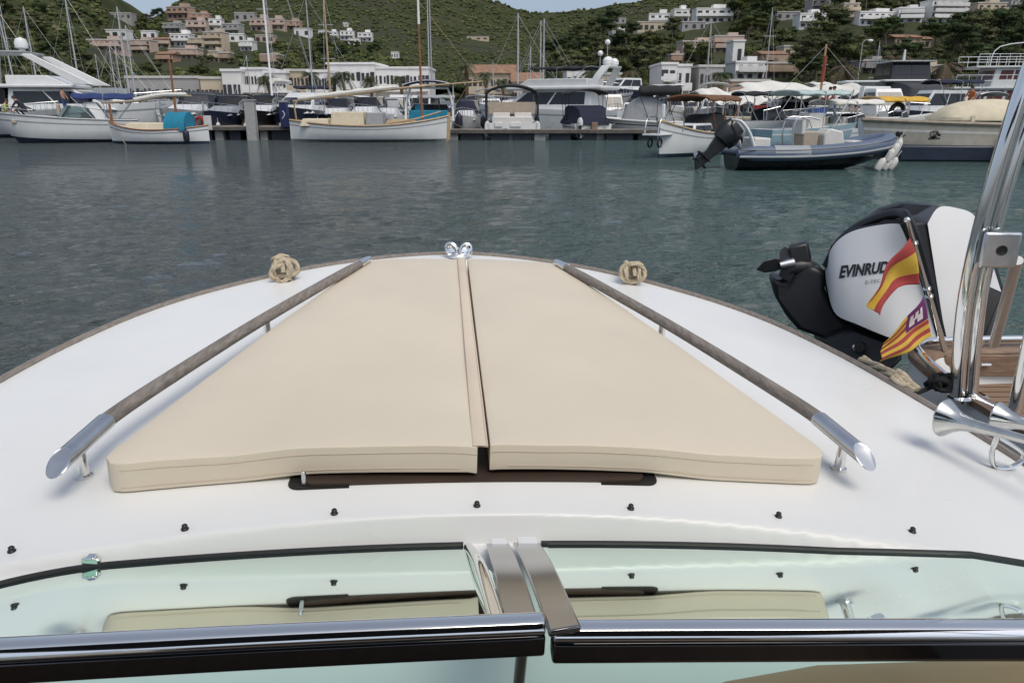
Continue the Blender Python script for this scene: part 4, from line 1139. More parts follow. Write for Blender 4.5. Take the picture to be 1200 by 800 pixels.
CVS = C_('canvas_slate', (.05, .052, .058), .85, var=.2)
WOOD = C_('varnished_wood', (.26, .11, .045), .4, var=.3, vscale=3, stretch=(6, 6, 1)); BOOMW = C_('pale_spar', (.40, .29, .17), .5, var=.2); ALU = C_('mast_metal', (.50, .51, .52), .4, metal=.4, var=.06)
TUBEB = C_('tube_slate_blue', (.10, .135, .20), .5, var=.08); TUBEG = C_('tube_grey', (.30, .32, .34), .55, var=.06); CUSH = C_('cushion_white', (.62, .60, .56), .6, var=.06); CUSHT = C_('cushion_tan', (.40, .33, .25), .6, var=.1)
RED = C_('red_plastic', (.35, .02, .02), .5); NAVYF = C_('navy_fender', (.012, .014, .03), .5)

def hull(root, L, B, H, rise, top, bot=AF, stripe=None, dbl=False, rake=.6, chine=.82, sl=None):
    """lofted hull, bow at +Y, waterline z=0, centred on the origin"""
    n = 22; rings = []; sheer = []
    for i in range(n + 1):
        t = (1 - math.cos(math.pi * i / n)) / 2 if dbl else 1 - (1 - i / n) ** 1.35
        if dbl: b = B / 2 * max(.012, (1 - abs(2 * t - 1) ** 2.2)); zs = H + rise * (2 * t - 1) ** 2 * (1 if t > .5 else .6)
        else: b = B / 2 * max(.012, (1 - max(0, (t - .38) / .62) ** 2.3)) * (.9 + .1 * min(1, t / .3)); zs = H + rise * t * t
        y = -L / 2 + L * t; rk = rake * max(0, (t - .5) * 2) ** 2 * (1 if not dbl else .4)
        zk = -.45 + (.42 + .1) * max(0, (t - .6) / .4) ** 2.5
        def P(x, z, f): return Vector((x, y - rk * (1 - f), z))
        half = [(0, zk, 0), (b * chine * .75, -.16 + .12 * t * t, .08), (b * chine, .10 + .22 * t * t * (0 if dbl else 1), .2), (b * (chine + .06), .16 + .25 * t * t * (0 if dbl else 1), .28), (b * .95, .55 * zs, .6), (b * .975, .74 * zs, .78), (b * .985, .80 * zs, .84), (b, zs, 1)]
        ring = [P(x, z, f) for x, z, f in reversed(half)] + [P(-x, z, f) for x, z, f in half[1:]]
        rings.append(ring); sheer.append((b, y, zs))
    rm = [0, 2, 0, 0, 1, 1, 1, 1, 1, 1, 0, 0, 2, 0]
    hl = MB().loft(rings, closed=False, caps=False, rowm=rm)
    hl.f.append(list(range(15))); hl.m.append(0)
    hl.build('hull', [top, bot, stripe or top], root, smooth=45)
    root_d = dict(L=L, B=B, H=H, sheer=sheer)
    return root_d
def deck(root, hd, m, drop=.06, y0=-1, y1=1, name='deck'):
    L = hd['L']; mb = MB(); rows = []
    for b, y, z in hd['sheer']:
        if y0 * L / 2 <= y <= y1 * L / 2 + .01: rows.append([Vector((-b * .985, y, z - .015)), Vector((-b * .9, y, z - drop)), Vector((0, y, z - drop + .05)), Vector((b * .9, y, z - drop)), Vector((b * .985, y, z - .015))])
    return mb.loft(rows, closed=False, caps=False).build(name, m, root, smooth=60)
def sheer_tube(root, hd, m, r=.04, name='rub_rail', dz=0):
    s = hd['sheer']; p = [Vector((b, y, z + dz)) for b, y, z in s]; q = [Vector((-b, y, z + dz)) for b, y, z in s]
    return MB().tube(p, r, 6).tube(q, r, 6).build(name, m, root)
def sheer_at(hd, t):
    s = hd['sheer']; k = max(0, min(len(s) - 1.001, t * (len(s) - 1))); i = int(k); f = k - i
    return Vector(s[i]).lerp(Vector(s[i + 1]), f)
def pulpit(root, hd, t0=.45, h=.55, m=STEEL, r=.018, n=6):
    mb = MB()
    for sg in (-1, 1):
        P = []
        for k in range(n + 1):
            t = t0 + (1 - t0) * k / n; b, y, z = sheer_at(hd, t); P.append(Vector((sg * b * .93, y - .1, z + h)))
            mb.tube([Vector((sg * b * .93, y - .1, z - .05)), P[-1]], r * .8, 5)
        mb.tube(P, r, 6)
    return mb.build('guard_rail', m, root)
def cabin(root, y0, y1, wb, wt, z0, z1, rf, ra, m, win=(.45, .85), wm=DARKGLASS, name='cabin', front=True, nside=2, aft=False, bev=.05):
    P = [(-wb, y0, z0), (wb, y0, z0), (wb, y1, z0), (-wb, y1, z0), (-wt, y0 + ra, z1), (wt, y0 + ra, z1), (wt, y1 - rf, z1), (-wt, y1 - rf, z1)]
    P = [Vector(p) for p in P]
    o = MB().add(P, [(0, 3, 2, 1), (4, 5, 6, 7), (0, 1, 5, 4), (1, 2, 6, 5), (2, 3, 7, 6), (3, 0, 4, 7)]).build(name, m, root, smooth=40, bevel=bev, seg=3)
    if win:
        def q(a, b, c, d, s0, s1, lab='window'):
            A = a.lerp(d, win[0]); B_ = b.lerp(c, win[0]); C2 = b.lerp(c, win[1]); D = a.lerp(d, win[1])
            A2 = A.lerp(B_, s0); B2 = A.lerp(B_, s1); D2 = D.lerp(C2, s0); C3 = D.lerp(C2, s1)
            nn = (B2 - A2).cross(D2 - A2).normalized() * .02
            MB().add([A2 - nn, B2 - nn, C3 - nn, D2 - nn, A2 + nn, B2 + nn, C3 + nn, D2 + nn], [(0, 3, 2, 1), (4, 5, 6, 7), (0, 1, 5, 4), (1, 2, 6, 5), (2, 3, 7, 6), (3, 0, 4, 7)]).build('window', wm, o, smooth=0)
        for k in range(nside):
            a, b = .06 + .88 * k / nside + .012, .06 + .88 * (k + 1) / nside - .012
            q(P[1], P[2], P[6], P[5], a, b); q(P[3], P[0], P[4], P[7], 1 - b, 1 - a)
        if front: q(P[2], P[3], P[7], P[6], .06, .49); q(P[2], P[3], P[7], P[6], .51, .94)
        if aft: q(P[0], P[1], P[5], P[4], .08, .92)
    return o
def screen_(root, y, w, z, h, back=.5, m=DARKGLASS, side=1.2, frame=STEEL):
    """wrap-round windscreen: front panes and side wings"""
    b = [(-w, y - side, z), (-w * .96, y - .1, z), (-w * .5, y + .12, z), (w * .5, y + .12, z), (w * .96, y - .1, z), (w, y - side, z)]
    t = [(-w * .95, y - side - .05, z + h * .72), (-w * .86, y - back * .9, z + h), (-w * .45, y - back * .72, z + h), (w * .45, y - back * .72, z + h), (w * .86, y - back * .9, z + h), (w * .95, y - side - .05, z + h * .72)]
    mb = MB().loft([[Vector(p) for p in b], [Vector(p) for p in t]], closed=False, caps=False)
    o = mb.build('windscreen', m, root, smooth=0)
    sd = o.modifiers.new('thick', 'SOLIDIFY'); sd.thickness = .02
    f = MB().tube([Vector(p) for p in t], .022, 6)
    for a, c in zip(b, t): f.tube([Vector(a), Vector(c)], .018, 5)
    f.build('screen_frame', frame, o); return o
def bimini(root, y0, y1, w, z, m, z0=1.0, crown=.18, fm=STEEL, name='bimini', thick=.05, posts=3, drop=0.0):
    def fn(i, j):
        x = -w + 2 * w * i; y = y0 + (y1 - y0) * j
        return Vector((x, y, z + crown * (1 - (2 * i - 1) ** 2) - .05 * math.sin(j * math.pi * 3) ** 2 - (.10 if i in (0, 1) else 0) - drop * (2 * j - 1) ** 2))
    o = MB().grid(12, 12, fn).build(name, m, root, smooth=60)
    s_ = o.modifiers.new('thick', 'SOLIDIFY'); s_.thickness = thick
    f = MB(); ym = (y0 + y1) / 2
    for k in range(posts):
        yy = y0 + (y1 - y0) * k / max(1, posts - 1)
        for sg in (-1, 1):
            f.tube([Vector((sg * w, yy * .35 + ym * .65, z0)), Vector((sg * w * .98, yy, z - .05))], .022, 6)
        f.tube([Vector((-w + 2 * w * i / 8, yy, z + crown * (1 - (2 * i / 8 - 1) ** 2) - .05 - drop * (2 * k / max(1, posts - 1) - 1) ** 2)) for i in range(9)], .02, 5)
    f.build('bimini_frame', fm, o); return o
def tent(root, y0, y1, w, z0, z1, m, name='boat_cover', ridge=.55, sag=.06, wt=.3):
    """fabric cover stretched over a ridge"""
    rings = []
    for k in range(13):
        t = k / 12; e = math.sin(math.pi * t) ** ridge if 0 < t < 1 else 0
        z = z0 + (z1 - z0) * e; ww = w * (.75 + .25 * math.sin(math.pi * t) ** .5)
        y = y0 + (y1 - y0) * t
        rings.append([Vector((-ww, y, z0 - .12)), Vector((-ww, y, z0)), Vector((-ww * .72, y, z0 + (z - z0) * .62 - sag * e)), Vector((-ww * wt, y, z - .02)), Vector((ww * wt, y, z - .02)), Vector((ww * .72, y, z0 + (z - z0) * .62 - sag * e)), Vector((ww, y, z0)), Vector((ww, y, z0 - .12))])
    return MB().loft(rings, closed=False).build(name, m, root, smooth=50)
def arch(root, y, w, z0, z1, m, lean=-.5, th=.16, name='radar_arch'):
    P = [(-w, y, z0), (-w * .97, y + lean * .5, z0 + (z1 - z0) * .55), (-w * .78, y + lean, z1), (w * .78, y + lean, z1), (w * .97, y + lean * .5, z0 + (z1 - z0) * .55), (w, y, z0)]
    mb = MB(); P = [Vector(p) for p in P]
    rings = [[p + Vector((0, -.32, 0)), p + Vector((0, .32, 0)), (p + Vector((0, .32, 0))) + (Vector((0, p.y, z0)) - p).normalized() * th, (p + Vector((0, -.32, 0))) + (Vector((0, p.y, z0)) - p).normalized() * th] for p in P]
    return mb.loft(rings).build(name, m, root, smooth=50, bevel=.03)
def mast(root, y, z0, h, r, m, boom=None, spread=True, stays=None, x=0, name='mast', rake=0):
    top = Vector((x, y + rake, z0 + h))
    o = MB().tube([Vector((x, y, z0)), top], [r, r * .6], 8).build(name, m, root)
    if boom:
        MB().tube([Vector((x, y, boom[1])), Vector((x, y - boom[0], boom[1] + .15))], r * .8, 7).build('boom', m, o)
        cv = [Vector((x, y - .15, boom[1] + .18)), Vector((x, y - boom[0] * .5, boom[1] + .24)), Vector((x, y - boom[0] * .97, boom[1] + .25))]
        MB().tube(cv, [.2, .16, .08], 8).build('furled_sail', boom[2], o)
    mb = MB()
    if spread:
        for f in (.45, .72): mb.tube([Vector((x - .55, y - .05, z0 + h * f)), Vector((x + .55, y - .05, z0 + h * f))], .025, 5)
    for q in (stays or []):
        mb.tube([top - Vector((0, 0, .1)), Vector(q)], .012, 4)
    if mb.v: mb.build('rigging', ALU, o)
    return o
def outboard_(root, x, y, z, s=1.0, m=HK, tilt=0, name='outboard_motor'):
    M = Matrix.Translation((x, y, z)) @ Matrix.Rotation(R(tilt), 4, 'X') @ Matrix.Scale(s, 4)
    o = bpy.data.objects.new(name, None); COL.objects.link(o); o.parent = root
    prof = [(.02, .0, 1), (.2, .02, 1), (.24, .2, 1), (.23, .42, .95), (.17, .58, .8), (.02, .62, .7)]
    rings = [[Vector((a * .85 * c * math.cos(q), -.12 + a * 1.45 * math.sin(q), b)) for q in [2 * math.pi * k / 16 for k in range(16)]] for a, b, c in prof]
    MB().loft(rings, M=M).build('cowl', m, o)
    lg = MB().prism([M @ Vector(p) for p in ((-.05, .08, .02), (-.05, -.34, .02), (-.05, -.26, -.4), (-.05, -.30, -.78), (-.05, -.10, -.95), (-.05, -.06, -.72), (-.05, .0, -.4))], M.to_3x3() @ Vector((.1, 0, 0)))
    lg.tube([M @ Vector((0, .06, -.72)), M @ Vector((0, -.36, -.72))], [.03 * s, .07 * s], 10).box((0, -.2, -.55), (.26, .4, .02), M=M)
    lg.build('lower_leg', BLACKP, o, bevel=.01)
    pp = MB()
    for k in range(3):
        a = k * 2.094; pp.prism([M @ Vector((0, -.38, -.72)), M @ Vector((.12 * math.cos(a - .4), -.37, -.72 + .12 * math.sin(a - .4))), M @ Vector((.16 * math.cos(a), -.40, -.72 + .16 * math.sin(a))), M @ Vector((.12 * math.cos(a + .5), -.43, -.72 + .12 * math.sin(a + .5)))], M.to_3x3() @ Vector((0, .02, 0)))
    pp.build('propeller', STEEL, o)
    return o
def seats(root, items, m, name='seat'):
    for c, d in items: MB().box(c, d).build(name, m, root, bevel=.05, seg=3)
def fender_thing(p, r, l, m, label, group=None, rot=None):
    mb = MB().lathe([(.0, l), (r * .3, l), (r * .35, l * .93), (r * .8, l * .85), (r, l * .7), (r, l * .25), (r * .8, l * .1), (r * .3, .02), (0, 0)], 14)
    mb.tube([Vector((0, 0, l)), Vector((0, 0, l + .25))], .012, 5)
    o = mb.build('fender', m, None, M=Matrix.Translation(p) @ (rot or Matrix.Identity(4))); return tag(o, label, 'fender', group)
def floor_at(u, Y, z=0.0):
    d = ray(u, 150); p = CAM + d * (Y / d.y); return Vector((p.x, Y, z))
def B(name, label, cat, u, Y, head): return thing(name, label, cat, floor_at(u, Y), R(head))

# ---------------------------------------------------------------- pontoons
PON = mat('pontoon_plank', (.23, .20, .165), .85, var=.25, vscale=2, stretch=(1, 10, 1)); PBEAM = mat('pontoon_beam', (.10, .09, .08), .8, var=.3); FLOATB = mat('float_dark', (.012, .016, .028), .6, var=.3); FLOATG = mat('float_grey', (.28, .28, .27), .7, var=.2)
def pontoon(u0, u1, Y, dep, zt, label, floats):
    a = floor_at(u0, Y); b = floor_at(u1, Y); L_ = b.x - a.x
    root = thing('pontoon', label, 'pontoon', (a.x, Y, 0))
    MB().box((L_ / 2, dep / 2, zt), (L_, dep, .08)).build('walkway', PON, root)
    MB().box((L_ / 2, -.03, zt - .09), (L_, .12, .20)).build('edge_beam', PBEAM, root)
    for s0, s1, g in floats:
        MB().box(((s0 + s1) / 2 * L_, dep / 2, zt / 2 - .22), ((s1 - s0) * L_, dep * .9, zt + .1)).build('float', FLOATG if g else FLOATB, root, bevel=.05)
    k = 0
    while (k + .5) * 2.6 < L_:
        MB().box(((k + .5) * 2.6, .1, zt + .09), (.34, .08, .05)).tube([Vector(((k + .5) * 2.6 - .08, .1, zt)), Vector(((k + .5) * 2.6 - .08, .1, zt + .1))], .03, 6).tube([Vector(((k + .5) * 2.6 + .08, .1, zt)), Vector(((k + .5) * 2.6 + .08, .1, zt + .1))], .03, 6).build('mooring_cleat', STEEL, root); k += 1
    return root
pontoon(520, 792, 49.0, 2.0, .62, 'long floating pontoon running right of the wooden boat with dark floats under grey planks', [(.005, .06, 1), (.07, .17, 0), (.2, .28, 0), (.30, .38, 0), (.39, .44, 1), (.46, .55, 0), (.58, .66, 0), (.70, .82, 0), (.84, .97, 0)])
pontoon(232, 345, 49.2, 4.5, .80, 'short wide pontoon between the two white wooden boats, with pale concrete top', [(.02, .12, 0), (.15, .24, 1), (.30, .42, 0), (.48, .56, 1), (.62, .70, 1), (.74, .95, 0)])
# pillar, blue service post, small wooden post
p = floor_at(297, 49.05); t = thing('concrete_pillar', 'square pale concrete pillar standing through the short wide pontoon', 'pillar', (p.x, p.y - .25, 0))
MB().box((0, 0, .85), (.62, .5, 3.1)).build('shaft', mat('pillar_concrete', (.34, .34, .33), .8, var=.15, bump=.2, bscale=8), t, bevel=.03); MB().box((0, 0, 2.44), (.7, .58, .10)).build('cap', FLOATG, t)
p = floor_at(335, 49.0); t = thing('service_post', 'blue sign post with a white symbol on the short wide pontoon', 'sign post', (p.x, p.y - .1, .8))
MB().box((0, 0, .75), (.50, .35, 1.5)).build('post', mat('sign_blue', (.012, .018, .075), .4), t, bevel=.03); MB().box((0, 0, 1.56), (.54, .4, .14)).build('lid', FLOATG, t, bevel=.02)
MB().tube(smooth_path([(-.09, -.18, .52), (-.02, -.18, .62), (.07, -.18, .74), (.03, -.18, .92), (-.06, -.18, .98)], 5), .025, 6).build('symbol', CVW, t)
p = floor_at(697, 49.1); t = thing('wooden_bollard', 'short square wooden bollard on the long floating pontoon', 'bollard', (p.x, p.y + .2, .64))
MB().box((0, 0, .22), (.38, .34, .46)).build('post', mat('bollard_wood', (.24, .16, .11), .8, var=.2), t, bevel=.03); MB().box((0, 0, .465), (.30, .26, .03)).build('cap', PBEAM, t)

# ---------------------------------------------------------------- 1 white speedboat with blue bimini, far left
b = B('motor_boat', 'white sport boat with blue bimini and tan seats at the far left, bow pointing left', 'motor boat', 78, 46.4, 114)
hd = hull(b, 7.9, 2.6, 1.28, .5, HW, AF, HG, rake=1.5); deck(b, hd, DKW, .1); sheer_tube(b, hd, HG, .05)
pulpit(b, hd, .62, .32); screen_(b, .35, 1.1, 1.28, .85, .8, CLEARG, 2.4, WHITEP)
bimini(b, -3.9, -.6, 1.2, 2.62, CVB, 1.3, .22); seats(b, [((-.5, -1.2, 1.25), (.6, .55, .9)), ((0, 2.0, 1.22), (1.4, 1.3, .22)), ((.5, .3, 1.7), (.45, .18, .95))], CUSHT)
arch(b, -2.2, 1.15, 1.0, 2.3, HW, .7)
MB().ell((1.22, -.9, .95), (.03, .22, .12)).ell((-1.22, -.9, .95), (.03, .22, .12)).build('porthole', DARKGLASS, b)
boat1 = b
# ---------------------------------------------------------------- 2 small white llaut with teal canvas
b = B('wooden_boat', 'small white wooden boat with round teal canvas and a pale yard on a brown mast', 'wooden boat', 186, 44.6, 86)
hd = hull(b, 5.9, 2.0, .78, .42, HW, AF, AFG, dbl=True, rake=.2); deck(b, hd, DKW, .05); sheer_tube(b, hd, WOOD, .045)
MB().loft([[Vector((x * .62, y, .80 + z)) for x, z in ((-1, 0), (-.9, .3), (0, .38), (.9, .3), (1, 0))] for y in (-.6, 1.6)], closed=False).build('cabin_cover', CVC, b)
MB().loft([[Vector((.78 * math.cos(a), y, .75 + 1.0 * math.sin(a))) for a in [math.pi * k / 10 for k in range(11)]] for y in (-1.9, -.7)], closed=False).build('spray_hood', CVT, b)
rb = MB(); rb.tube([Vector((.9, -2.05 + .26 * math.cos(a), 1.15 + .30 * math.sin(a))) for a in [2 * math.pi * k / 18 for k in range(19)]], .07, 7, caps=False); rb.build('life_ring', RED, b)
MB().box((.85, -2.55, 1.15), (.05, .45, .8)).build('side_board', CUSH, b)
mast(b, -1.15, .7, 3.9, .085, WOOD, spread=False); mast(b, 2.75, .7, 1.5, .10, WOOD, spread=False, name='bow_post')
y_ = MB().tube(smooth_path([(.0, 3.2, 2.25), (.0, 1.2, 2.35), (0, -.6, 2.6), (0, -2.2, 2.62)], 5), [.05] * 5 + [.06] * 10 + [.05], 7).build('yard', BOOMW, b)
MB().tube(smooth_path([(0, 1.2, 2.42), (0, -.4, 2.68), (0, -1.9, 2.70)], 5), .12, 8).build('furled_sail', CVW, y_)
fender_thing(floor_at(217, 43.4, .1), .17, .75, NAVYF, 'navy fender hanging at the side under the round teal canvas', 'navy fenders')
fender_thing(floor_at(237, 44.5, .2), .18, .85, NAVYF, 'navy fender hanging at the stern of the small wooden boat', 'navy fenders')

# ---------------------------------------------------------------- 3 big flybridge yacht, left
b = B('flybridge_yacht', 'large white flybridge yacht with two radar domes towering at the far left', 'yacht', 80, 60, -80)
hd = hull(b, 17.5, 4.9, 1.7, .9, HW, AF, HG, rake=2.0); deck(b, hd, DKW, .1); pulpit(b, hd, .55, .7, STEEL, .025)
cabin(b, -3.2, 4.3, 2.0, 1.75, 1.8, 3.35, 3.0, .2, HW, (.30, .86), nside=2)
MB().box((0, -3.4, 3.50), (4.5, 9.8, .26)).build('flybridge_deck', HW, b, bevel=.1, seg=3)
cabin(b, -3.0, 1.2, 1.95, 1.9, 3.62, 4.25, 1.4, 0, HW, None, name='flybridge_coaming')
for s in (-1, 1):
    MB().prism([(s * 1.95, 3.0, 3.6), (s * 1.95, 1.7, 3.6), (s * 1.9, -1.4, 5.45), (s * 1.9, -1.9, 5.75), (s * 1.9, -1.0, 5.72)], (-s * .22, 0, 0)).build('radar_arch', HW, b, bevel=.05)
    MB().prism([(s * 1.9, -4.9, 3.6), (s * 1.9, -5.5, 3.6), (s * 1.9, -5.0, 5.75), (s * 1.9, -4.6, 5.75)], (-s * .2, 0, 0)).build('radar_arch', HW, b, bevel=.05)
MB().box((0, -3.3, 5.85), (4.0, 3.6, .16)).build('hardtop', HG, b, bevel=.06)
for y, x in ((-4.5, .9), (-1.9, .9)):
    MB().lathe([(0, 0), (.18, 0), (.2, .15), (.42, .25), (.46, .55), (.36, .85), (.0, 1.0)], 14, M=Matrix.Translation((x, y, 5.92))).build('radar_dome', WHITEP, b)
ps = MB()
for y in (-7.6, -6.2, -4.2): 
    for s in (-1, 1): ps.tube([Vector((s * 2.0, y, 1.7)), Vector((s * 2.0, y, 3.4))], .07, 8)
ps.build('deck_post', WHITEP, b)
cabin(b, -6.3, -3.3, 1.7, 1.7, 1.75, 3.35, 0, 0, HK, None, name='saloon_doors')
mast(b, -3.2, 5.9, 3.2, .04, ALU, spread=False, name='aerial'); mast(b, -4.9, 5.9, 2.2, .03, ALU, spread=False, name='aerial')
# 4 white cruiser behind at the left border
b = B('motor_yacht', 'white motor yacht with dark window band half cut by the left border', 'yacht', -14, 76, -85)
hd = hull(b, 11, 3.6, 1.6, .6, HW, AF, HK); deck(b, hd, DKW); cabin(b, -2.5, 3.2, 1.5, 1.3, 1.7, 3.4, 2.0, .3, HW, (.3, .8)); cabin(b, -1.5, 1.2, 1.3, 1.1, 3.4, 4.3, 1.1, .2, HW, (.3, .8))
b = B('motor_yacht', 'grey-hulled cruiser seen under the flybridge overhang at the left border', 'yacht', 8, 54, -90)
hd = hull(b, 8, 3.0, 1.5, .4, HG, AF, HK); deck(b, hd, DKW); cabin(b, -2.0, 2.2, 1.2, 1.0, 1.5, 2.2, 1.4, .2, HW, (.3, .8)); pulpit(b, hd, .5, .5)
# dinghy with white outboard
b = B('inflatable_dinghy', 'small grey dinghy with a white outboard motor between the teal-canvas boat and the yacht', 'dinghy', 176, 53.5, 60)
def rib_tubes(b, L, Bm, r, z, m, rise=.25, nm='tube'):
    half = [(-L / 2, Bm / 2 - r), (-L * .1, Bm / 2 - r), (L * .22, Bm / 2 - r * 1.2), (L * .38, Bm * .34), (L * .47, Bm * .16), (L * .5, 0)]
    P = [Vector((x, y, z + rise * max(0, (y + L * .1) / (L * .6)) ** 2)) for y, x in half]; Q = [Vector((-p.x, p.y, p.z)) for p in reversed(P[:-1])]
    path = smooth_path(P + Q, 6); n_ = len(path)
    rs = [r * (.45 + .55 * min(1, min(i, n_ - 1 - i) / 2.0)) for i in range(n_)]
    return MB().tube(path, rs, 14).build(nm, m, b), path
rib_tubes(b, 3.2, 1.6, .22, .32, TUBEG); MB().box((0, -.2, .2), (.9, 2.4, .08)).build('floor', FLOATG, b); outboard_(b, 0, -1.55, .75, .85, HW, -10)

# ---------------------------------------------------------------- row of moored cruisers behind the short pontoon, bows towards us
def bow_on(u, Y, L, Bm, H, rise, top, label, cover=None, cabm=HW, head=178, cab=True, stripe=None, win=True, name='motor_cruiser', cz1=None, mastd=None):
    b = B(name, label, 'motor cruiser', u, Y, head)
    hd = hull(b, L, Bm, H, rise, top, AF, stripe, rake=1.0); deck(b, hd, DKW, .06); pulpit(b, hd, .5, .5)
    z = H + .15
    if cab: cabin(b, -L * .12, L * .30, Bm * .36, Bm * .24, z - .15, z + .5, L * .18, .1, cabm, None, name='foredeck_trunk')
    if win: screen_(b, -L * .04, Bm * .40, z + .42, .75, .7, DARKGLASS, L * .2)
    if cover: tent(b, -L * .48, -L * .02, Bm * .43, z + .35, (cz1 or z + 1.35), cover, 'cockpit_cover', .35, wt=.55)
    return b, hd
bow_on(229, 55, 9.5, 3.5, 1.55, .45, HG, 'white-topped cruiser with grey hull and slate cockpit cover, left of the dark-hulled pair', CVS, stripe=HW, cz1=3.1)
bow_on(271, 55, 8.6, 2.9, 1.45, .4, HN, 'dark navy cruiser with grey windscreen, first of the dark-hulled pair', CVK, cabm=HG)
bow_on(314, 55, 9.0, 3.2, 1.5, .4, HK, 'black-hulled cruiser with white foredeck and black cover, right one of the dark-hulled pair', CVK, cz1=3.0)
b, hd = bow_on(356, 56, 11, 3.7, 1.6, .5, HN, 'sleek white-decked sailing yacht with a tall mast behind the pontoon end', None, cz1=3.4, name='sailing_yacht', win=False)
cabin(b, -3.8, 2.6, 1.5, .9, 1.6, 3.0, 2.6, .8, HW, (.4, .75)); mast(b, .6, 2.8, 12.5, .08, WHITEP, (4.5, 3.6, CVW), stays=[(0, 5.0, 1.9), (0, -5.2, 1.7), (1.7, .4, 1.7), (-1.7, .4, 1.7)], x=1.9)
b, hd = bow_on(398, 57, 7.6, 2.8, 1.3, .3, HK, 'small black-hulled boat with white deck, seen above the wooden boat cabin', None)
mast(b, -2.2, 1.6, 8.6, .09, BOOMW, (2.6, 2.7, CVW), stays=[(0, 3.7, 1.5), (0, -3.8, 1.4)], x=1.1)
bow_on(432, 58, 8.2, 2.8, 1.4, .35, HW, 'white cruiser with black side windows left of the teal-canvas sport boat', None, stripe=HK)
bow_on(458, 62, 8.0, 2.6, 1.3, .3, HW, 'white cruiser tucked behind the stern arch of the blue bimini boat', CVG)
# ---------------------------------------------------------------- big white llaut (wooden boat), centre left
b = B('wooden_boat', 'long white wooden boat with brown mast and sloping yard, bow pointing right', 'wooden boat', 433, 47.6, -88)
hd = hull(b, 9.7, 3.0, .95, .55, HW, AFG, HG, dbl=True, rake=.25); deck(b, hd, mat('wood_deck', (.33, .24, .15), .7, var=.25, stretch=(10, 1, 1)), .05); sheer_tube(b, hd, BOOMW, .06)
cabin(b, -2.2, -.15, 1.0, .9, .95, 1.75, .1, .1, CVC, None, name='cabin_cover'); cabin(b, -.1, 1.0, 1.0, .9, .95, 1.7, .1, .1, CVG, None, name='cockpit_cover'); cabin(b, -4.1, -2.3, .8, .7, .9, 1.35, .1, .2, CVC, None, name='stern_cover'); cabin(b, 1.1, 3.2, .85, .7, .95, 1.3, .5, .1, BOOMW, None, name='fore_hatch')
tb = MB()
for sx_ in (-1, 1): tb.tube([Vector((sx_ * .98, 1.1, 1.05)), Vector((sx_ * .85, 3.0, 1.35)), Vector((sx_ * .3, 4.4, 1.75))], .05, 6)
tb.build('toe_rail', BOOMW, b)
ms = mast(b, 3.25, .9, 7.2, .08, WOOD, spread=False); MB().tube([Vector((0, 3.25, 6.7)), Vector((0, 3.25, 8.15))], [.08, .06], 8).build('mast_head', WHITEP, ms)
yd = MB().tube(smooth_path([(.12, -4.5, 2.35), (.12, -1.5, 2.7), (.12, 2.5, 3.15), (.12, 7.0, 3.5)], 6), [.05] * 4 + [.075] * 10 + [.05] * 5, 8).build('yard', BOOMW, b)
MB().tube(smooth_path([(.1, -4.2, 2.50), (.1, -2.4, 2.72), (.1, -.2, 2.98), (.1, 1.8, 3.18)], 6), [.10 + .06 * math.sin(k) ** 2 for k in range(19)], 9).build('furled_sail', CVW, yd)
MB().tube([Vector((0, -4.4, .9)), Vector((0, -4.5, 2.4))], .05, 7).build('crutch', BOOMW, b)
MB().tube([Vector((0, 3.25, 8.0)), Vector((0, 6.9, 3.5))], .012, 4).build('stay', BOOMW, b)
MB().tube([Vector((0, 4.8, 1.4)), Vector((0, 6.2, 3.4))], .012, 4).build('stay', BOOMW, b)
sp = MB().prism([(-.035, 4.55, -.1), (-.035, 4.95, .1), (-.035, 5.0, 1.7), (-.035, 4.85, 1.72)], (.07, 0, 0)); sp.build('stem_post', BOOMW, b)
# ---------------------------------------------------------------- blue bimini sport boat
b = B('motor_boat', 'white motor boat with navy bimini, teal seats and white arch behind the wooden mast', 'motor boat', 505, 53.5, 4)
hd = hull(b, 8, 3.3, 1.15, .4, HW, AF, CVT); deck(b, hd, DKW, .1); arch(b, -1.9, 1.65, 1.1, 3.3, HW, .7); bimini(b, -2.6, .8, 1.62, 3.45, CVB, 1.2, .28, WHITEP)
screen_(b, .9, 1.35, 1.3, .9, .6, WIN, 1.6); seats(b, [((0, -3.4, 1.45), (2.5, .45, .75)), ((-.7, -.9, 1.7), (.6, .5, .9))], CVT); seats(b, [((.6, -3.75, .8), (1.5, .3, .5))], CUSH, 'sun_lounge')
mast(b, 2.2, 3.4, 7.8, .05, ALU, spread=False, name='aerial', x=.1, rake=-.5); mast(b, 1.2, 3.4, 7.6, .04, ALU, spread=False, name='aerial', x=-.05, rake=1.2)
# small boat
bow_on(547, 56, 6.4, 2.2, 1.15, .35, HW, 'small white boat with navy windows, squeezed left of the brown-canopied cruiser', CVN)
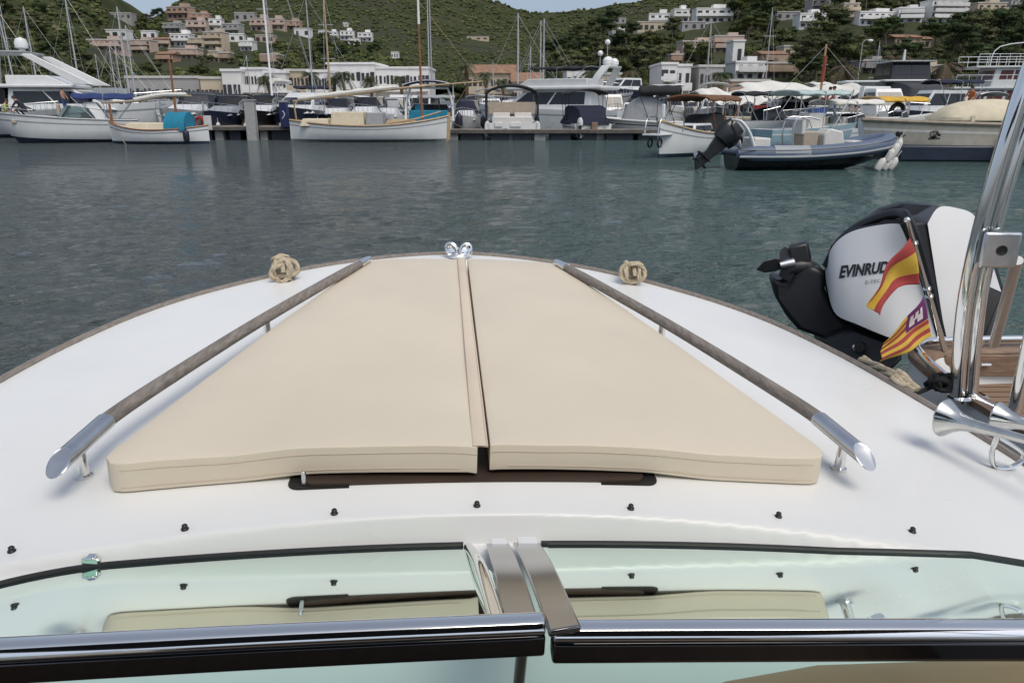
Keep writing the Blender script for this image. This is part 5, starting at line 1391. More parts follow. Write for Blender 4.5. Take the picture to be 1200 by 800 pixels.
# ---------------------------------------------------------------- stern view cruiser with brown canopy
b = B('motor_cruiser', 'white sport cruiser seen stern-on under a black-framed brown canopy at the long pontoon', 'motor cruiser', 598, 54.0, 2)
hd = hull(b, 8.6, 3.6, 1.05, .4, HW, AF, HG); deck(b, hd, DKW, .1)
bimini(b, -3.5, .2, 1.62, 3.05, CVK, 1.0, .36, BLACKP, 'canopy', .06, 3)
seats(b, [((0, -3.9, 1.15), (2.6, .5, .55)), ((-.7, -3.65, 1.5), (1.1, .3, .35)), ((.7, -3.65, 1.5), (1.1, .3, .35))], CUSH, 'stern_seat')
sc_ = MB().box((0, -3.2, 1.95), (3.1, .06, .75)); sc_.build('canopy_screen', CUSHT, b, bevel=.02)
cabin(b, -.6, 2.6, 1.5, 1.0, 1.1, 2.3, 1.6, .2, HW, (.3, .85), aft=True); 
for s in (-1, 1): MB().loft([[Vector((s * (1.62 + .18 * math.cos(a)), y, .75 + .42 * math.sin(a))) for a in [2 * math.pi * k / 12 for k in range(12)]] for y in (-4.3, -4.1, -1.2, -1.0)]).build('quarter', HW, b, bevel=.05)
MB().box((-.9, -4.36, .95), (.5, .06, .3)).box((.2, -4.36, .95), (.7, .06, .3)).build('transom_panel', HW, b, bevel=.05)
pr_ = MB().tube(smooth_path([(-1.66, -3.4, 1.1), (-1.68, -3.3, 2.3), (-1.5, -3.3, 3.0), (0, -3.3, 3.4), (1.5, -3.3, 3.0), (1.68, -3.3, 2.3), (1.66, -3.4, 1.1)], 5), .07, 8); pr_.build('canopy_frame', BLACKP, b)
# ---------------------------------------------------------------- flybridge yacht centre right
b = B('flybridge_yacht', 'white flybridge yacht with black bimini and dark saloon window behind the brown-canopied cruiser', 'yacht', 640, 63, 62)
hd = hull(b, 13.5, 4.2, 1.75, .6, HW, AF, HG, rake=1.4); deck(b, hd, DKW, .08); pulpit(b, hd, .55, .7)
cabin(b, -4.6, 3.4, 1.8, 1.55, 1.75, 3.3, 2.4, .2, HW, (.30, .88), nside=2)
MB().box((0, -1.4, 3.42), (4.0, 8.2, .28)).build('flybridge_deck', HW, b, bevel=.1, seg=3); cabin(b, -4.2, 2.0, 1.7, 1.75, 3.5, 4.1, 1.2, 0, HW, None, name='flybridge_coaming')
bimini(b, -4.0, .8, 1.6, 4.95, CVK, 3.6, .12, STEEL); arch(b, -4.6, 1.7, 3.5, 5.0, HW, -.9); 
MB().lathe([(0, 0), (.3, 0), (.5, .25), (.5, .55), (.3, .8), (0, .9)], 14, M=Matrix.Translation((-.6, -5.4, 4.95)) @ Matrix.Scale(.8, 4)).lathe([(0, 0), (.2, 0), (.36, .2), (.36, .4), (.2, .6), (0, .66)], 12, M=Matrix.Translation((.7, -5.4, 4.95))).build('radar_dome', WHITEP, b)
MB().ell((-2.0, 1.0, 1.2), (.05, .35, .14)).ell((-2.0, 2.4, 1.25), (.05, .35, .14)).ell((2.0, 1.0, 1.2), (.05, .35, .14)).build('porthole', DARKGLASS, b)
# navy covered boat
b = B('motor_boat', 'motor boat under a navy cover with black bimini, stern to the long pontoon', 'motor boat', 681, 53.0, 8)
hd = hull(b, 6.8, 2.7, 1.0, .35, HW, AF, HN); deck(b, hd, DKW, .1); tent(b, -3.5, 1.8, 1.36, 1.05, 2.15, CVN, 'boat_cover', .22, .02, .75); bimini(b, -2.0, .6, 1.3, 2.95, CVK, 1.2, .22, BLACKP); outboard_(b, -.9, -3.5, .8, .9, HW, -15)
MB().box((.1, -3.75, .55), (1.3, .5, .16)).build('bathing_platform', HW, b, bevel=.06)
# boats on stands behind
def on_stand(u, Y, L, Bm, top, label, head, z, cabt=None):
    p = floor_at(u, Y, z); b = thing('motor_boat', label, 'motor boat', p, R(head))
    hd = hull(b, L, Bm, .95, .4, top, AFG if top is not HW else HN, HK, rake=.9); deck(b, hd, DKW, .05); pulpit(b, hd, .55, .45)
    if cabt: cabin(b, -L * .3, L * .2, Bm * .36, Bm * .3, .95, 2.1, L * .18, .1, HW, (.35, .85), aft=True)
    else: screen_(b, .3, Bm * .36, 1.0, .6, .5, WIN, 1.0)
    st = MB()
    for y in (-L * .3, L * .2):
        for s in (-1, 1): st.tube([Vector((s * .9, y, -1.2)), Vector((s * .7, y, .1))], .06, 6)
        st.box((0, y, -1.0), (2.0, .15, .15))
    st.build('stand', STEEL, b); return b
on_stand(705, 74, 6.5, 2.4, HG, 'grey-hulled boat propped on stands ashore, bow dipping right', -70, 2.0)
on_stand(726, 77, 6.6, 2.5, HN, 'white cabin boat with navy sides propped on stands ashore', 120, 2.6, True)
on_stand(689, 76, 5.0, 2.2, HW, 'white cabin boat ashore left of the grey-hulled boat on stands', 170, 2.4, True)
# grey covered boat at the pontoon
b = B('motor_boat', 'dark-striped white boat under a pale grey peaked cover at the right of the long pontoon', 'motor boat', 752, 52, 72)
hd = hull(b, 7.6, 2.5, 1.05, .4, HG, AF, HK, rake=1.2); deck(b, hd, DKW, .05); tent(b, -1.9, 1.4, 1.05, 1.1, 2.75, CVG, 'boat_cover', .45, .05, .4); bimini(b, -2.4, .2, 1.0, 3.05, CVK, 1.1, .35, BLACKP, 'folded_bimini', .3); sheer_tube(b, hd, HW, .07)
# hardtop fishing boat
b = B('motor_cruiser', 'white hardtop sport fisher facing us behind the pale grey covered boat', 'motor cruiser', 780, 66, 172)
hd = hull(b, 9.0, 3.3, 1.7, .5, HW, AF, HG); deck(b, hd, DKW); cabin(b, -1.8, 2.0, 1.35, 1.15, 1.75, 3.1, 1.6, .1, HW, (.3, .85)); MB().box((0, -.8, 3.75), (2.6, 2.8, .12)).build('hardtop', HW, b, bevel=.04); pulpit(b, hd, .5, .6)
ps = MB(); [ps.tube([Vector((s * 1.15, y, 3.0)), Vector((s * 1.2, y, 3.72))], .04, 6) for s in (-1, 1) for y in (-2.0, .4)]; ps.build('hardtop_post', WHITEP, b)
# ---------------------------------------------------------------- llaut with brown bimini (nearer, right of centre)
b = B('wooden_boat', 'white wooden boat with brown bimini and a bow platform, bow pointing left towards us', 'wooden boat', 812, 34.5, 142)
hd = hull(b, 6.4, 2.2, .95, .55, HW, AF, HG, dbl=True, rake=.2); deck(b, hd, mat('wood_deck', (.33, .24, .15)), .05); sheer_tube(b, hd, BOOMW, .05)
cabin(b, -.6, 1.5, .75, .65, .9, 1.35, .3, .1, HW, (.3, .8)); bimini(b, -2.9, .7, 1.0, 2.45, CVBR, .95, .12, WOOD, 'bimini', .07)
tent(b, -2.7, .0, .85, .95, 1.75, CVK, 'cockpit_cover', .25, .02, .7)
MB().box((0, 3.35, .95), (.75, 1.3, .07)).build('bow_platform', HW, b, bevel=.02)
bp_ = MB()
for s in (-1, 1): bp_.tube(smooth_path([(s * .3, 3.9, .98), (s * .32, 3.7, 1.55), (s * .4, 3.0, 1.65), (s * .6, 2.3, 1.6), (s * .62, 2.25, 1.1)], 4), .03, 7)
bp_.tube([Vector((-.3, 3.9, 1.2)), Vector((.3, 3.9, 1.2))], .025, 6); bp_.build('bow_rail', STEEL, b)
MB().box((0, 2.95, 1.5), (.13, .13, 1.3)).build('stem_head', HW, b, bevel=.03)
an = MB(); 
for s in (-1, 1): an.tube([Vector((s * .22, 3.55 + .18 * math.cos(a), .62 + .17 * math.sin(a))) for a in [2 * math.pi * k / 14 for k in range(15)]], .04, 6, caps=False)
an.build('tyre_fender', BLACKP, b)
# ---------------------------------------------------------------- RIB with big black outboard
b = B('inflatable_boat', 'slate-blue rigid inflatable boat with grey seats and a big black outboard, bow pointing right', 'inflatable boat', 950, 26.4, -86)
tb_, path = rib_tubes(b, 6.0, 2.3, .27, .60, TUBEB, .42)
P = [p + Vector((p.x / max(.2, abs(p.x)) * .0, 0, -.02)) for p in path]
for dz, rr, mm, nm in ((-.10, .285, TUBEG, 'rubbing_band'),):
    rub = MB(); pts = []
    for i, p in enumerate(path):
        t = (path[min(i + 1, len(path) - 1)] - path[max(i - 1, 0)]).normalized(); o_ = Vector((t.y, -t.x, 0)); o_ = o_ if (o_.dot(p) > 0 or p.y > 2.8 and o_.y > 0) else -o_
        pts.append(p + o_ * .25 + Vector((0, 0, -.10)))
    rub.tube(pts, .045, 8).build(nm, mm, tb_)
st2 = MB(); pts2 = []
for i, p in enumerate(path):
    t = (path[min(i + 1, len(path) - 1)] - path[max(i - 1, 0)]).normalized(); o_ = Vector((t.y, -t.x, 0)); o_ = o_ if (o_.dot(p) > 0 or p.y > 2.8 and o_.y > 0) else -o_
    pts2.append(p + o_ * .23 + Vector((0, 0, .13)))
st2.tube(pts2, .02, 6).build('grab_line', BLACKP, tb_)
gp = MB().loft([[Vector((.86 + .29 * math.cos(a), y, .60 + .285 * math.sin(a))) for a in [R(-30) + R(150) * k / 8 for k in range(9)]] for y in (-1.7, -1.5, -.6, -.4)], closed=False, caps=False); gp.build('tube_patch', TUBEG, tb_)
vh_ = MB(); rings = []
for k in range(12):
    t = k / 11; y = -2.9 + 5.7 * t; w = .85 * max(.03, 1 - max(0, (t - .5) / .5) ** 2.2); rings.append([Vector((w, y, .5 + .35 * t * t)), Vector((w * .8, y, .12 + .28 * t ** 3)), Vector((0, y, -.25 + .7 * t ** 4)), Vector((-w * .8, y, .12 + .28 * t ** 3)), Vector((-w, y, .5 + .35 * t * t))])
vh_.loft(rings, closed=False).build('hull', HK, b)
MB().box((0, -.2, .52), (1.5, 4.6, .08)).build('floor', FLOATG, b)
cn = MB().prism([(-.42, .35, .55), (-.42, 1.25, .55), (-.42, 1.05, 1.35), (-.42, .55, 1.45), (-.42, .35, 1.25)], (.84, 0, 0)); cn.build('console', CUSH, b, bevel=.06)
MB().loft([[Vector((-.4, .95, 1.38)), Vector((.4, .95, 1.38))], [Vector((-.36, .62, 1.9)), Vector((.36, .62, 1.9))]], closed=False, caps=False).build('console_screen', CLEARG, b)
seats(b, [((0, -.15, .95), (.85, .55, .8))], CUSHT, 'helm_seat'); seats(b, [((0, -.45, 1.5), (.85, .16, .55)), ((0, -2.0, .85), (1.2, .6, .55)), ((0, 1.7, .8), (1.0, .6, .4))], CUSH, 'seat')
fr = MB()
for x in (-.45, .45): fr.tube(smooth_path([(x, -.75, .6), (x, -.85, 1.2), (x, -.75, 1.75), (x, -.35, 1.85), (x, .1, 1.75)], 5), .03, 8)
fr.tube([Vector((-.45, -.8, 1.75)), Vector((.45, -.8, 1.75))], .03, 8); fr.build('seat_frame', STEEL, b)
ar = MB()
for x in (-.75, -.62, .62, .75): ar.tube(smooth_path([(x, -2.3, .7), (x, -2.55, 1.3), (x * .9, -2.85, 1.68), (x * .6, -3.0, 1.75)], 5), .045, 9)
ar.tube([Vector((-.45, -3.0, 1.75)), Vector((.45, -3.0, 1.75))], .045, 9); ar.build('stern_arch', WHITEP, b)
outboard_(b, .0, -3.2, .85, 1.42, HK, -42)
b.scale = (.93, .93, .93)
for x, y, z, r_, l_, lab in ((.62, 2.42, .25, .11, .5, 'upper left'), (.45, 2.62, .32, .12, .62, 'upper middle'), (.2, 2.85, .40, .12, .68, 'upper right'), (.68, 2.05, -.02, .13, .5, 'lower left'), (.55, 2.35, -.02, .13, .5, 'lower middle'), (.38, 2.65, -.02, .13, .5, 'lower right')):
    pw = Matrix.Translation(floor_at(950, 26.2)) @ Matrix.Rotation(R(-86), 4, 'Z') @ Vector((x + .12, y, z))
    fender_thing(pw, r_, l_, CUSH, lab + ' one of the six pale fenders hung at the bow of the slate-blue inflatable', 'pale fenders on the inflatable bow', Matrix.Rotation(R(18), 4, 'Y') if 'upper' in lab else Matrix.Rotation(R(30), 4, 'Y'))
# ---------------------------------------------------------------- long cream boat, right
b = B('motor_boat', 'long cream-sided boat with domed cream cockpit cover on the right, dark blue underbody', 'motor boat', 1140, 31.0, 84)
hd = hull(b, 8.6, 2.8, 1.35, .2, HC, HN, CVW, rake=.5, chine=.9); deck(b, hd, DKW, .05); sheer_tube(b, hd, mat('tan_rubrail', (.30, .25, .19), .7, var=.2), .09)
tent(b, -2.3, 1.5, 1.25, 1.65, 2.35, CVC, 'cockpit_cover', .5, .02, .35)
cabin(b, -2.0, 1.2, 1.2, 1.1, 1.3, 1.72, .3, .2, mat('smoked_vinyl', (.12, .12, .09), .4), None, name='side_curtain')
cp_ = MB(); [cp_.box((s * 1.2, y, 1.5), (.04, .14, .42)) for s in (-1, 1) for y in (-1.9, -.5, .6)]; cp_.build('cover_strap', CVC, b)
MB().box((0, -.3, .30), (2.78, 7.0, .62)).build('lower_skirt', mat('navy_skirt', (.012, .02, .04), .4, var=.3), b, bevel=.08)
for u, Y, lab in ((1058, 29.4, 'left'), (1096, 29.35, 'right')):
    c = floor_at(u, Y, 1.0); r2 = MB(); rnd = random.Random(u)
    r2.tube(smooth_path([Vector((rnd.uniform(-.22, .22), rnd.uniform(-.06, .06), rnd.uniform(-.14, .14))) for _ in range(14)], 4), .035, 6)
    tag(r2.build('rope_coil', BLACKP, None, M=Matrix.Translation(c)), lab + ' dark bunch of rope hanging on the side of the long cream boat', 'rope')
# white tender on it / between
b = B('tender_boat', 'low white tender with pointed bow lying behind the cream boat, left of its domed cover', 'tender', 1052, 34.5, -80)
hd = hull(b, 3.2, 1.3, .7, .2, HW, AF, HW); deck(b, hd, CUSH, .02); screen_(b, .2, .5, .7, .3, .25, WIN, .4); b.location.z = .85
# far right white hull
b = B('motor_boat', 'white hull cut by the right border, bow pointing at us beyond the steel posts', 'motor boat', 1214, 29.5, 170)
hd = hull(b, 6, 2.3, 1.05, .35, HW, HW, HG, rake=.9, chine=.75); deck(b, hd, DKW, .05); pulpit(b, hd, .5, .4); sheer_tube(b, hd, HG, .05); screen_(b, -.3, .9, 1.1, .6, .5, WIN, 1.2)
# ---------------------------------------------------------------- boats and structures behind the RIB
b = B('motor_yacht', 'dark grey motor yacht under a slate cover with white bridge line, behind the yellow bimini', 'yacht', 1056, 61, 176)
hd = hull(b, 12, 4.0, 1.6, .6, HK, AF); deck(b, hd, DKW); tent(b, -4, 4.8, 2.3, 2.0, 3.85, CVS, 'boat_cover', .3, .02, .6); MB().box((0, -1.5, 3.95), (4.2, 4.6, .16)).build('bridge_wing', HW, b, bevel=.05); cabin(b, -3.2, .4, 1.5, 1.4, 4.0, 5.3, .3, .1, HK, (.3, .9)); MB().box((0, -1.4, 5.36), (3.3, 4.0, .12)).build('hardtop', HG, b, bevel=.04); mast(b, -1.4, 5.4, .9, .12, HW, spread=False, name='radar_mast')
b = B('motor_boat', 'small boat shaded by a yellow bimini behind the slate-blue inflatable bow', 'motor boat', 1048, 43, -75)
hd = hull(b, 5.6, 2.2, .95, .3, HW, AF, HN); deck(b, hd, DKW); bimini(b, -1.9, 1.2, 1.0, 2.45, CVY, .9, .15, STEEL, posts=3); screen_(b, 1.3, .8, 1.0, .5, .4, WIN, 1.2); wheel = MB().tube([Vector((.5, -.4 + .42 * math.cos(a), 1.75 + .42 * math.sin(a))) for a in [2 * math.pi * k / 18 for k in range(19)]], .13, 8, caps=False); wheel.build('spare_tyre', BLACKP, b)
b = B('motor_boat', 'navy-covered low boat behind the domed cream cover on the right', 'motor boat', 1072, 40, -85)
hd = hull(b, 5.5, 2.0, 1.0, .3, HN, AF); deck(b, hd, DKW); tent(b, -2.2, 1.8, .9, 1.0, 1.6, CVN, 'boat_cover', .35)
b = B('motor_yacht', 'white motor yacht with swept black windows behind the right end of the shade sails', 'yacht', 1000, 63, 80)
hd = hull(b, 12, 3.8, 2.0, .6, HW, AF); deck(b, hd, DKW); cabin(b, -5, 4.6, 1.7, 1.2, 1.9, 3.7, 4.2, .2, HW, (.22, .72)); MB().box((0, -1.6, 3.9), (3.2, 6.0, .2)).build('roof', HW, b, bevel=.08)
b = B('motor_boat', 'pale blue open boat with white T-top standing behind the inflatable console', 'motor boat', 950, 38.5, -70)
hd = hull(b, 6.2, 2.3, 1.0, .4, mat('hull_pale_blue', (.28, .40, .46), .4), AF, HW); deck(b, hd, DKW); bimini(b, -1.8, 1.4, 1.05, 2.75, mat('canvas_pale_aqua', (.42, .52, .50), .7), .9, .08, STEEL, 't_top', .09); seats(b, [((0, 0, 1.3), (.8, 1.0, .9))], CUSH, 'console')
b = B('motor_boat', 'white bow-rider with clear windscreen on the stone quay side, left of the pale blue boat', 'motor boat', 908, 41, -85)
hd = hull(b, 5.4, 2.1, .95, .35, HW, AF, HW); b.location.z = .35; deck(b, hd, DKW); screen_(b, .4, .85, 1.0, .7, .6, WIN, 1.4); pulpit(b, hd, .5, .4); bimini(b, -2.2, .4, .9, 2.4, CVK, 1.0, .08, STEEL)
b = B('motor_boat', 'white cuddy boat with white canvas top, right of the pale blue T-top boat', 'motor boat', 1002, 40, -80)
hd = hull(b, 5.6, 2.1, .95, .35, HW, AF, HG); deck(b, hd, DKW); screen_(b, .4, .85, 1.0, .7, .6, WIN, 1.4); bimini(b, -2.2, .9, .95, 2.3, CVW, 1.0, .12, STEEL); seats(b, [((0, -.8, 1.2), (1.2, .6, .7))], CUSH)
# white ferry
b = B('ferry', 'white three-deck excursion ferry with red-brown window bands left of the tall steel post', 'ferry', 1172, 69, 82)
hd = hull(b, 13, 4.5, 1.9, .5, HW, AF, HW, chine=.92); deck(b, hd, DKW)
RB = mat('red_brown_glass', (.11, .025, .025), .25, var=.3)
cabin(b, -5.5, 4.8, 2.0, 2.0, 1.95, 3.5, .3, .1, HW, (.42, .92), RB, nside=6); MB().box((0, -.3, 3.58), (4.5, 11.2, .16)).build('upper_deck', HW, b, bevel=.03)
cabin(b, -4.5, 2.2, 1.7, 1.7, 3.66, 5.2, .3, .1, HW, (.40, .88), RB, nside=5, name='upper_cabin'); MB().box((0, -.8, 5.28), (4.2, 9.0, .14)).build('sun_deck', HW, b, bevel=.03)
rl = MB()
for (z, y0, y1, w) in ((3.66, -5.8, 5.2, 2.2), (5.35, -5.2, 3.6, 2.05)):
    for s in (-1, 1):
        for dz in (.5, .95): rl.tube([Vector((s * w, y0, z + dz)), Vector((s * w, y1, z + dz))], .025, 5)
        for k in range(12): rl.tube([Vector((s * w, y0 + (y1 - y0) * k / 11, z)), Vector((s * w, y0 + (y1 - y0) * k / 11, z + .95))], .02, 5)
rl.build('deck_railing', WHITEP, b)
fr_ = MB().tube(smooth_path([(-1.9, 2.6, 5.3), (-1.8, 2.0, 6.9), (-1.6, -2, 7.3), (-1.6, -4.5, 7.2)], 4), .04, 6); fr_.build('awning_frame', WHITEP, b)
# shade sails on the quay
def sail(u0, u1, Y, vt, vb, label, m, dip, seed):
    a = at(u0, vt, Y); c = at(u1, vt, Y); zt = a.z; zb = at(u0, vb, Y).z; L_ = c.x - a.x
    root = thing('shade_canopy', label, 'canopy', (a.x, Y, 1.1))
    def fn(i, j):
        x = L_ * i; y = 7 * j; pk = abs(math.sin(i * math.pi * dip + seed)) ** .8
        return Vector((x, y, zb - 1.1 + (zt - zb) * (.62 + .38 * pk) * (min(1, j * 1.8) if j < .6 else 1 - (j - .6) * .5) + .12 * math.sin(i * 22) * (1 - j) ))
    o = MB().grid(48, 10, fn).build('fabric', m, root, smooth=70); s_ = o.modifiers.new('t', 'SOLIDIFY'); s_.thickness = .03
    for k in range(5):
        for y in (.1, 6.9):
            MB().tube([Vector((L_ * k / 4, y, -.4)), Vector((L_ * k / 4, y, zb - 1.1 + .3))], .05, 6).build('pole', STEEL, root)
    return root
sail(832, 905, 52, 101, 121, 'lower cream shade sail on poles left of the larger one', CVW, 1.5, .3)
sail(886, 1000, 54, 93, 114, 'large cream shade sail stretched over the right-hand quay', CVW, 1.0, .5)
sail(975, 1030, 56, 94, 110, 'white shade sail at the right end of the row', CVW, 1.0, .9)
# stone quay behind RIB with things on it
SQ = mat('stone_quay', (.36, .31, .24), .9, var=.25, vscale=1.6, bump=.5, bscale=3, dist=.05)
a = floor_at(858, 45); c = floor_at(1190, 45)
tag(MB().box(((a.x + c.x) / 2, 47.5, .5), (c.x - a.x, 6, 1.9)).build('quay', SQ, bevel=.05), kind='structure')
p = floor_at(881, 44.5); t = thing('wooden_pallet', 'brown wooden pallet leaning against the stone quay', 'pallet', (p.x, 44.9, .62))
for k in range(4): MB().box((0, 0, -.3 + k * .2), (.7, .06, .12)).build('slat', WOOD, t)
p = floor_at(888, 45.5, 1.46); t = thing('plastic_crate', 'red plastic crate on the edge of the stone quay', 'crate', (p.x, 45.6, 1.45)); MB().box((0, 0, .3), (.6, .5, .6), top=1.08).build('box', RED, t, bevel=.03); MB().box((0, 0, .62), (.7, .6, .06)).build('rim', RED, t, bevel=.01)
p = floor_at(957, 45.3, 1.46)
t = thing('cool_box', 'blue cool box on the stone quay between the red jackets and the T-top post', 'cool box', (p.x, 45.5, 1.45)); MB().box((0, 0, .3), (.95, .5, .55)).build('box', mat('blue_plastic', (.02, .07, .28), .5), t, bevel=.04); MB().box((0, 0, .62), (1.0, .55, .08)).build('lid', CUSH, t, bevel=.02)
# ---------------------------------------------------------------- far sailing yachts, mostly masts over the roofs
def far_sail(u, Y, vt, label, head=90, r=.09, rake=0, m=ALU, hullm=HW):
    p = floor_at(u, Y); b = thing('sailing_yacht', label, 'sailing yacht', p, R(head))
    hd = hull(b, 10.5, 3.2, 1.3, .3, hullm, AF, HN, rake=1.0); deck(b, hd, DKW); cabin(b, -2.5, 2.2, .9, .7, 1.3, 1.8, .8, .2, HW, (.3, .8))
    H = at(u, vt, Y).z
    mast(b, .8, 1.6, H - 1.6, r, m, (4.0, 2.7, CVN), stays=[(0, 5.1, 1.6), (0, -5.1, 1.4), (1.4, .6, 1.35), (-1.4, .6, 1.35)], rake=rake); return b
for a_ in ((8, 84, 3, 'far sailing yacht whose slightly leaning mast rises nearest the left border', 100, .10, -.5), (36, 86, 11, 'far sailing yacht with mast above the radar domes of the flybridge yacht', 80, .10, .6), (62, 84, 8, 'far sailing yacht with mast just right of the radar domes', 95, .09), (110, 80, -8, 'far sailing yacht with the tallest mast on the left, cut by the top edge', 85, .09),
           (166, 88, 8, 'far sailing yacht whose mast crosses the pink village houses', 92, .10), (172, 92, 30, 'far sailing yacht with the shorter mast of the pair before the village', 88, .09), (157, 94, 44, 'far sailing yacht with the lowest mast before the village', 95, .07), (150, 90, 52, 'far sailing yacht with a short bare mast left of the village masts', 85, .07),
           (380, 74, -6, 'sailing yacht with a very tall thin mast in front of the hotel gable', 100, .07), (616, 78, 16, 'far sailing yacht with a single pale mast over the brown-canopied cruiser', 80, .10), (641, 84, 24, 'far sailing yacht, left mast of the close pair by the flybridge yacht', 96, .08), (645, 82, 22, 'far sailing yacht, right mast of the close pair by the flybridge yacht', 84, .09), (834, 72, 22, 'sailing yacht with thin mast in front of the salmon apartments', 95, .06), (586, 95, 72, 'small far sailing boat with a short mast by the cream tiled house', 90, .05)):
    far_sail(*a_)
b = B('sailing_yacht', 'sailing yacht with a tan wooden mast and red sail cover behind the T-top boat', 'sailing yacht', 962, 52, 88)
hd = hull(b, 9, 3, 1.2, .3, HW, AF, HN); deck(b, hd, DKW); cabin(b, -2.5, 2, .9, .7, 1.2, 1.7, .8, .2, HW, (.3, .8)); mast(b, .3, 1.4, at(962, 52, 52).z - 1.4, .10, mat('tan_mast', (.42, .28, .13), .5), None, stays=[(0, 4.3, 1.4), (0, -4.3, 1.3)]); MB().tube([Vector((0, .3, 3.6)), Vector((0, .25, 5.2))], .13, 8).build('sail_cover', mat('faded_red_canvas', (.25, .06, .04), .8), b)
for k, (u, Y, z) in enumerate(((212, 50.2, .5), (246, 50.3, .45), (256, 50.2, .5), (288, 50.3, .45), (330, 50.6, .5), (373, 51.2, .55), (386, 52, .5), (415, 52.2, .5), (450, 52.6, .5))):
    fender_thing(floor_at(u, Y, z), .13, .6, CUSH, 'white fender hanging between the moored cruisers behind the short wide pontoon and wooden boat', 'white fenders between the cruisers')
fender_thing(floor_at(538, 50.6, .7), .2, 1.0, NAVYF, 'navy fender standing at the left end of the long floating pontoon', 'navy fenders')
fender_thing(floor_at(566, 51.6, .7), .17, .8, BLACKP, 'black fender on the left flank of the brown-canopied cruiser')
fender_thing(floor_at(629, 51.6, .7), .17, .8, BLACKP, 'black fender on the right flank of the brown-canopied cruiser')
LINE = mat('mooring_line_grey', (.22, .20, .17), .9)
def line(p, q, sag, label):
    p = Vector(p); q = Vector(q); o_ = p.copy()
    tag(MB().tube([p.lerp(q, t / 10) - o_ - Vector((0, 0, sag * math.sin(math.pi * t / 10))) for t in range(11)], .025, 5).build('mooring_line', LINE, None, M=Matrix.Translation(o_)), label, 'mooring line')
line(floor_at(238, 49.3, .85), floor_at(296, 49.9, .9) , .15, 'slack mooring line lying along the top of the short wide pontoon')
line(floor_at(130, 44.4, 1.1), floor_at(146, 43.4, -.1), .02, 'taut mooring line dropping into the water from the bow of the teal-canvas boat')
line(floor_at(350, 47.6, 1.3), floor_at(339, 49.3, .9), .1, 'mooring line from the stern of the long wooden boat to the blue post')
line(floor_at(522, 47.6, 1.5), floor_at(545, 49.2, .75), .12, 'mooring line from the bow of the long wooden boat to the long pontoon')
line(floor_at(648, 52.5, 1.0), floor_at(640, 49.3, .75), .08, 'mooring line of the navy-covered boat to the long pontoon')
line(floor_at(720, 51, 1.0), floor_at(706, 49.3, .75), .08, 'mooring line of the pale grey covered boat to the long pontoon')
# more moored motor boats filling the basin behind the front rows
rf_ = random.Random(12)
EXTRA = [(575, 74), (600, 76), (622, 75), (675, 70), (715, 70), (755, 73), (790, 74), (815, 76), (835, 62), (862, 74), (890, 70), (915, 60), (932, 66), (980, 72), (1016, 70), (1034, 52), (1085, 54), (1112, 72), (120, 78), (140, 74), (196, 78), (222, 64), (300, 68), (335, 66), (390, 68), (470, 70), (497, 72)]
GEN = [(160, 70, 'small white motor boat deep in the basin left of the village masts'), (186, 72, 'white motor boat lying behind the teal-canvas boat, under its yard'), (206, 68, 'grey-topped motor boat at the end of the back row, just left of the slate-covered cruiser'), (250, 71, 'motor boat showing only its roof between the slate-covered and navy cruisers'), (292, 70, 'motor boat showing only its roof between the two dark-hulled cruisers'), (412, 72, 'white motor boat behind the furled sail of the long wooden boat'), (446, 73, 'white motor boat whose cabin shows just left of the navy bimini'),
       (560, 70, 'white motor boat lying left behind the brown canopy'), (742, 68, 'white motor boat behind the folded black bimini'), (804, 70, 'white motor boat right behind the hardtop sport fisher'), (845, 68, 'white motor boat under the lower shade sail'), (876, 66, 'white motor boat in the shade of the large sail'), (1100, 62, 'white motor boat between the dark yacht and the ferry'), (1128, 56, 'white motor boat with grey canvas in front of the ferry'), (660, 72, 'white motor boat behind the navy-covered boat'), (530, 69, 'white motor boat right of the navy bimini, deep in the basin')]
for i, (u, Y, lab) in enumerate(GEN):
    b = B('motor_boat', lab, 'motor boat', u, Y, rf_.choice((170, 185, 95, -80, 10)))
    L_ = rf_.uniform(6, 8); hd = hull(b, L_, L_ * .36, 1.15, .35, rf_.choice((HW, HW, HG)), AF, rf_.choice((HN, HG, HK))); deck(b, hd, DKW); pulpit(b, hd, .5, .5)
    if i % 3: cabin(b, -L_ * .25, L_ * .15, 1.05, .85, 1.2, 2.4, .9, .1, HW, (.35, .85), aft=True)
    else: screen_(b, .3, 1.0, 1.2, .8, .6, DARKGLASS, 1.6)
    if i % 2: bimini(b, -L_ * .4, .2, 1.1, 2.9, rf_.choice((CVN, CVG, CVW, CVK)), 1.2, .15)
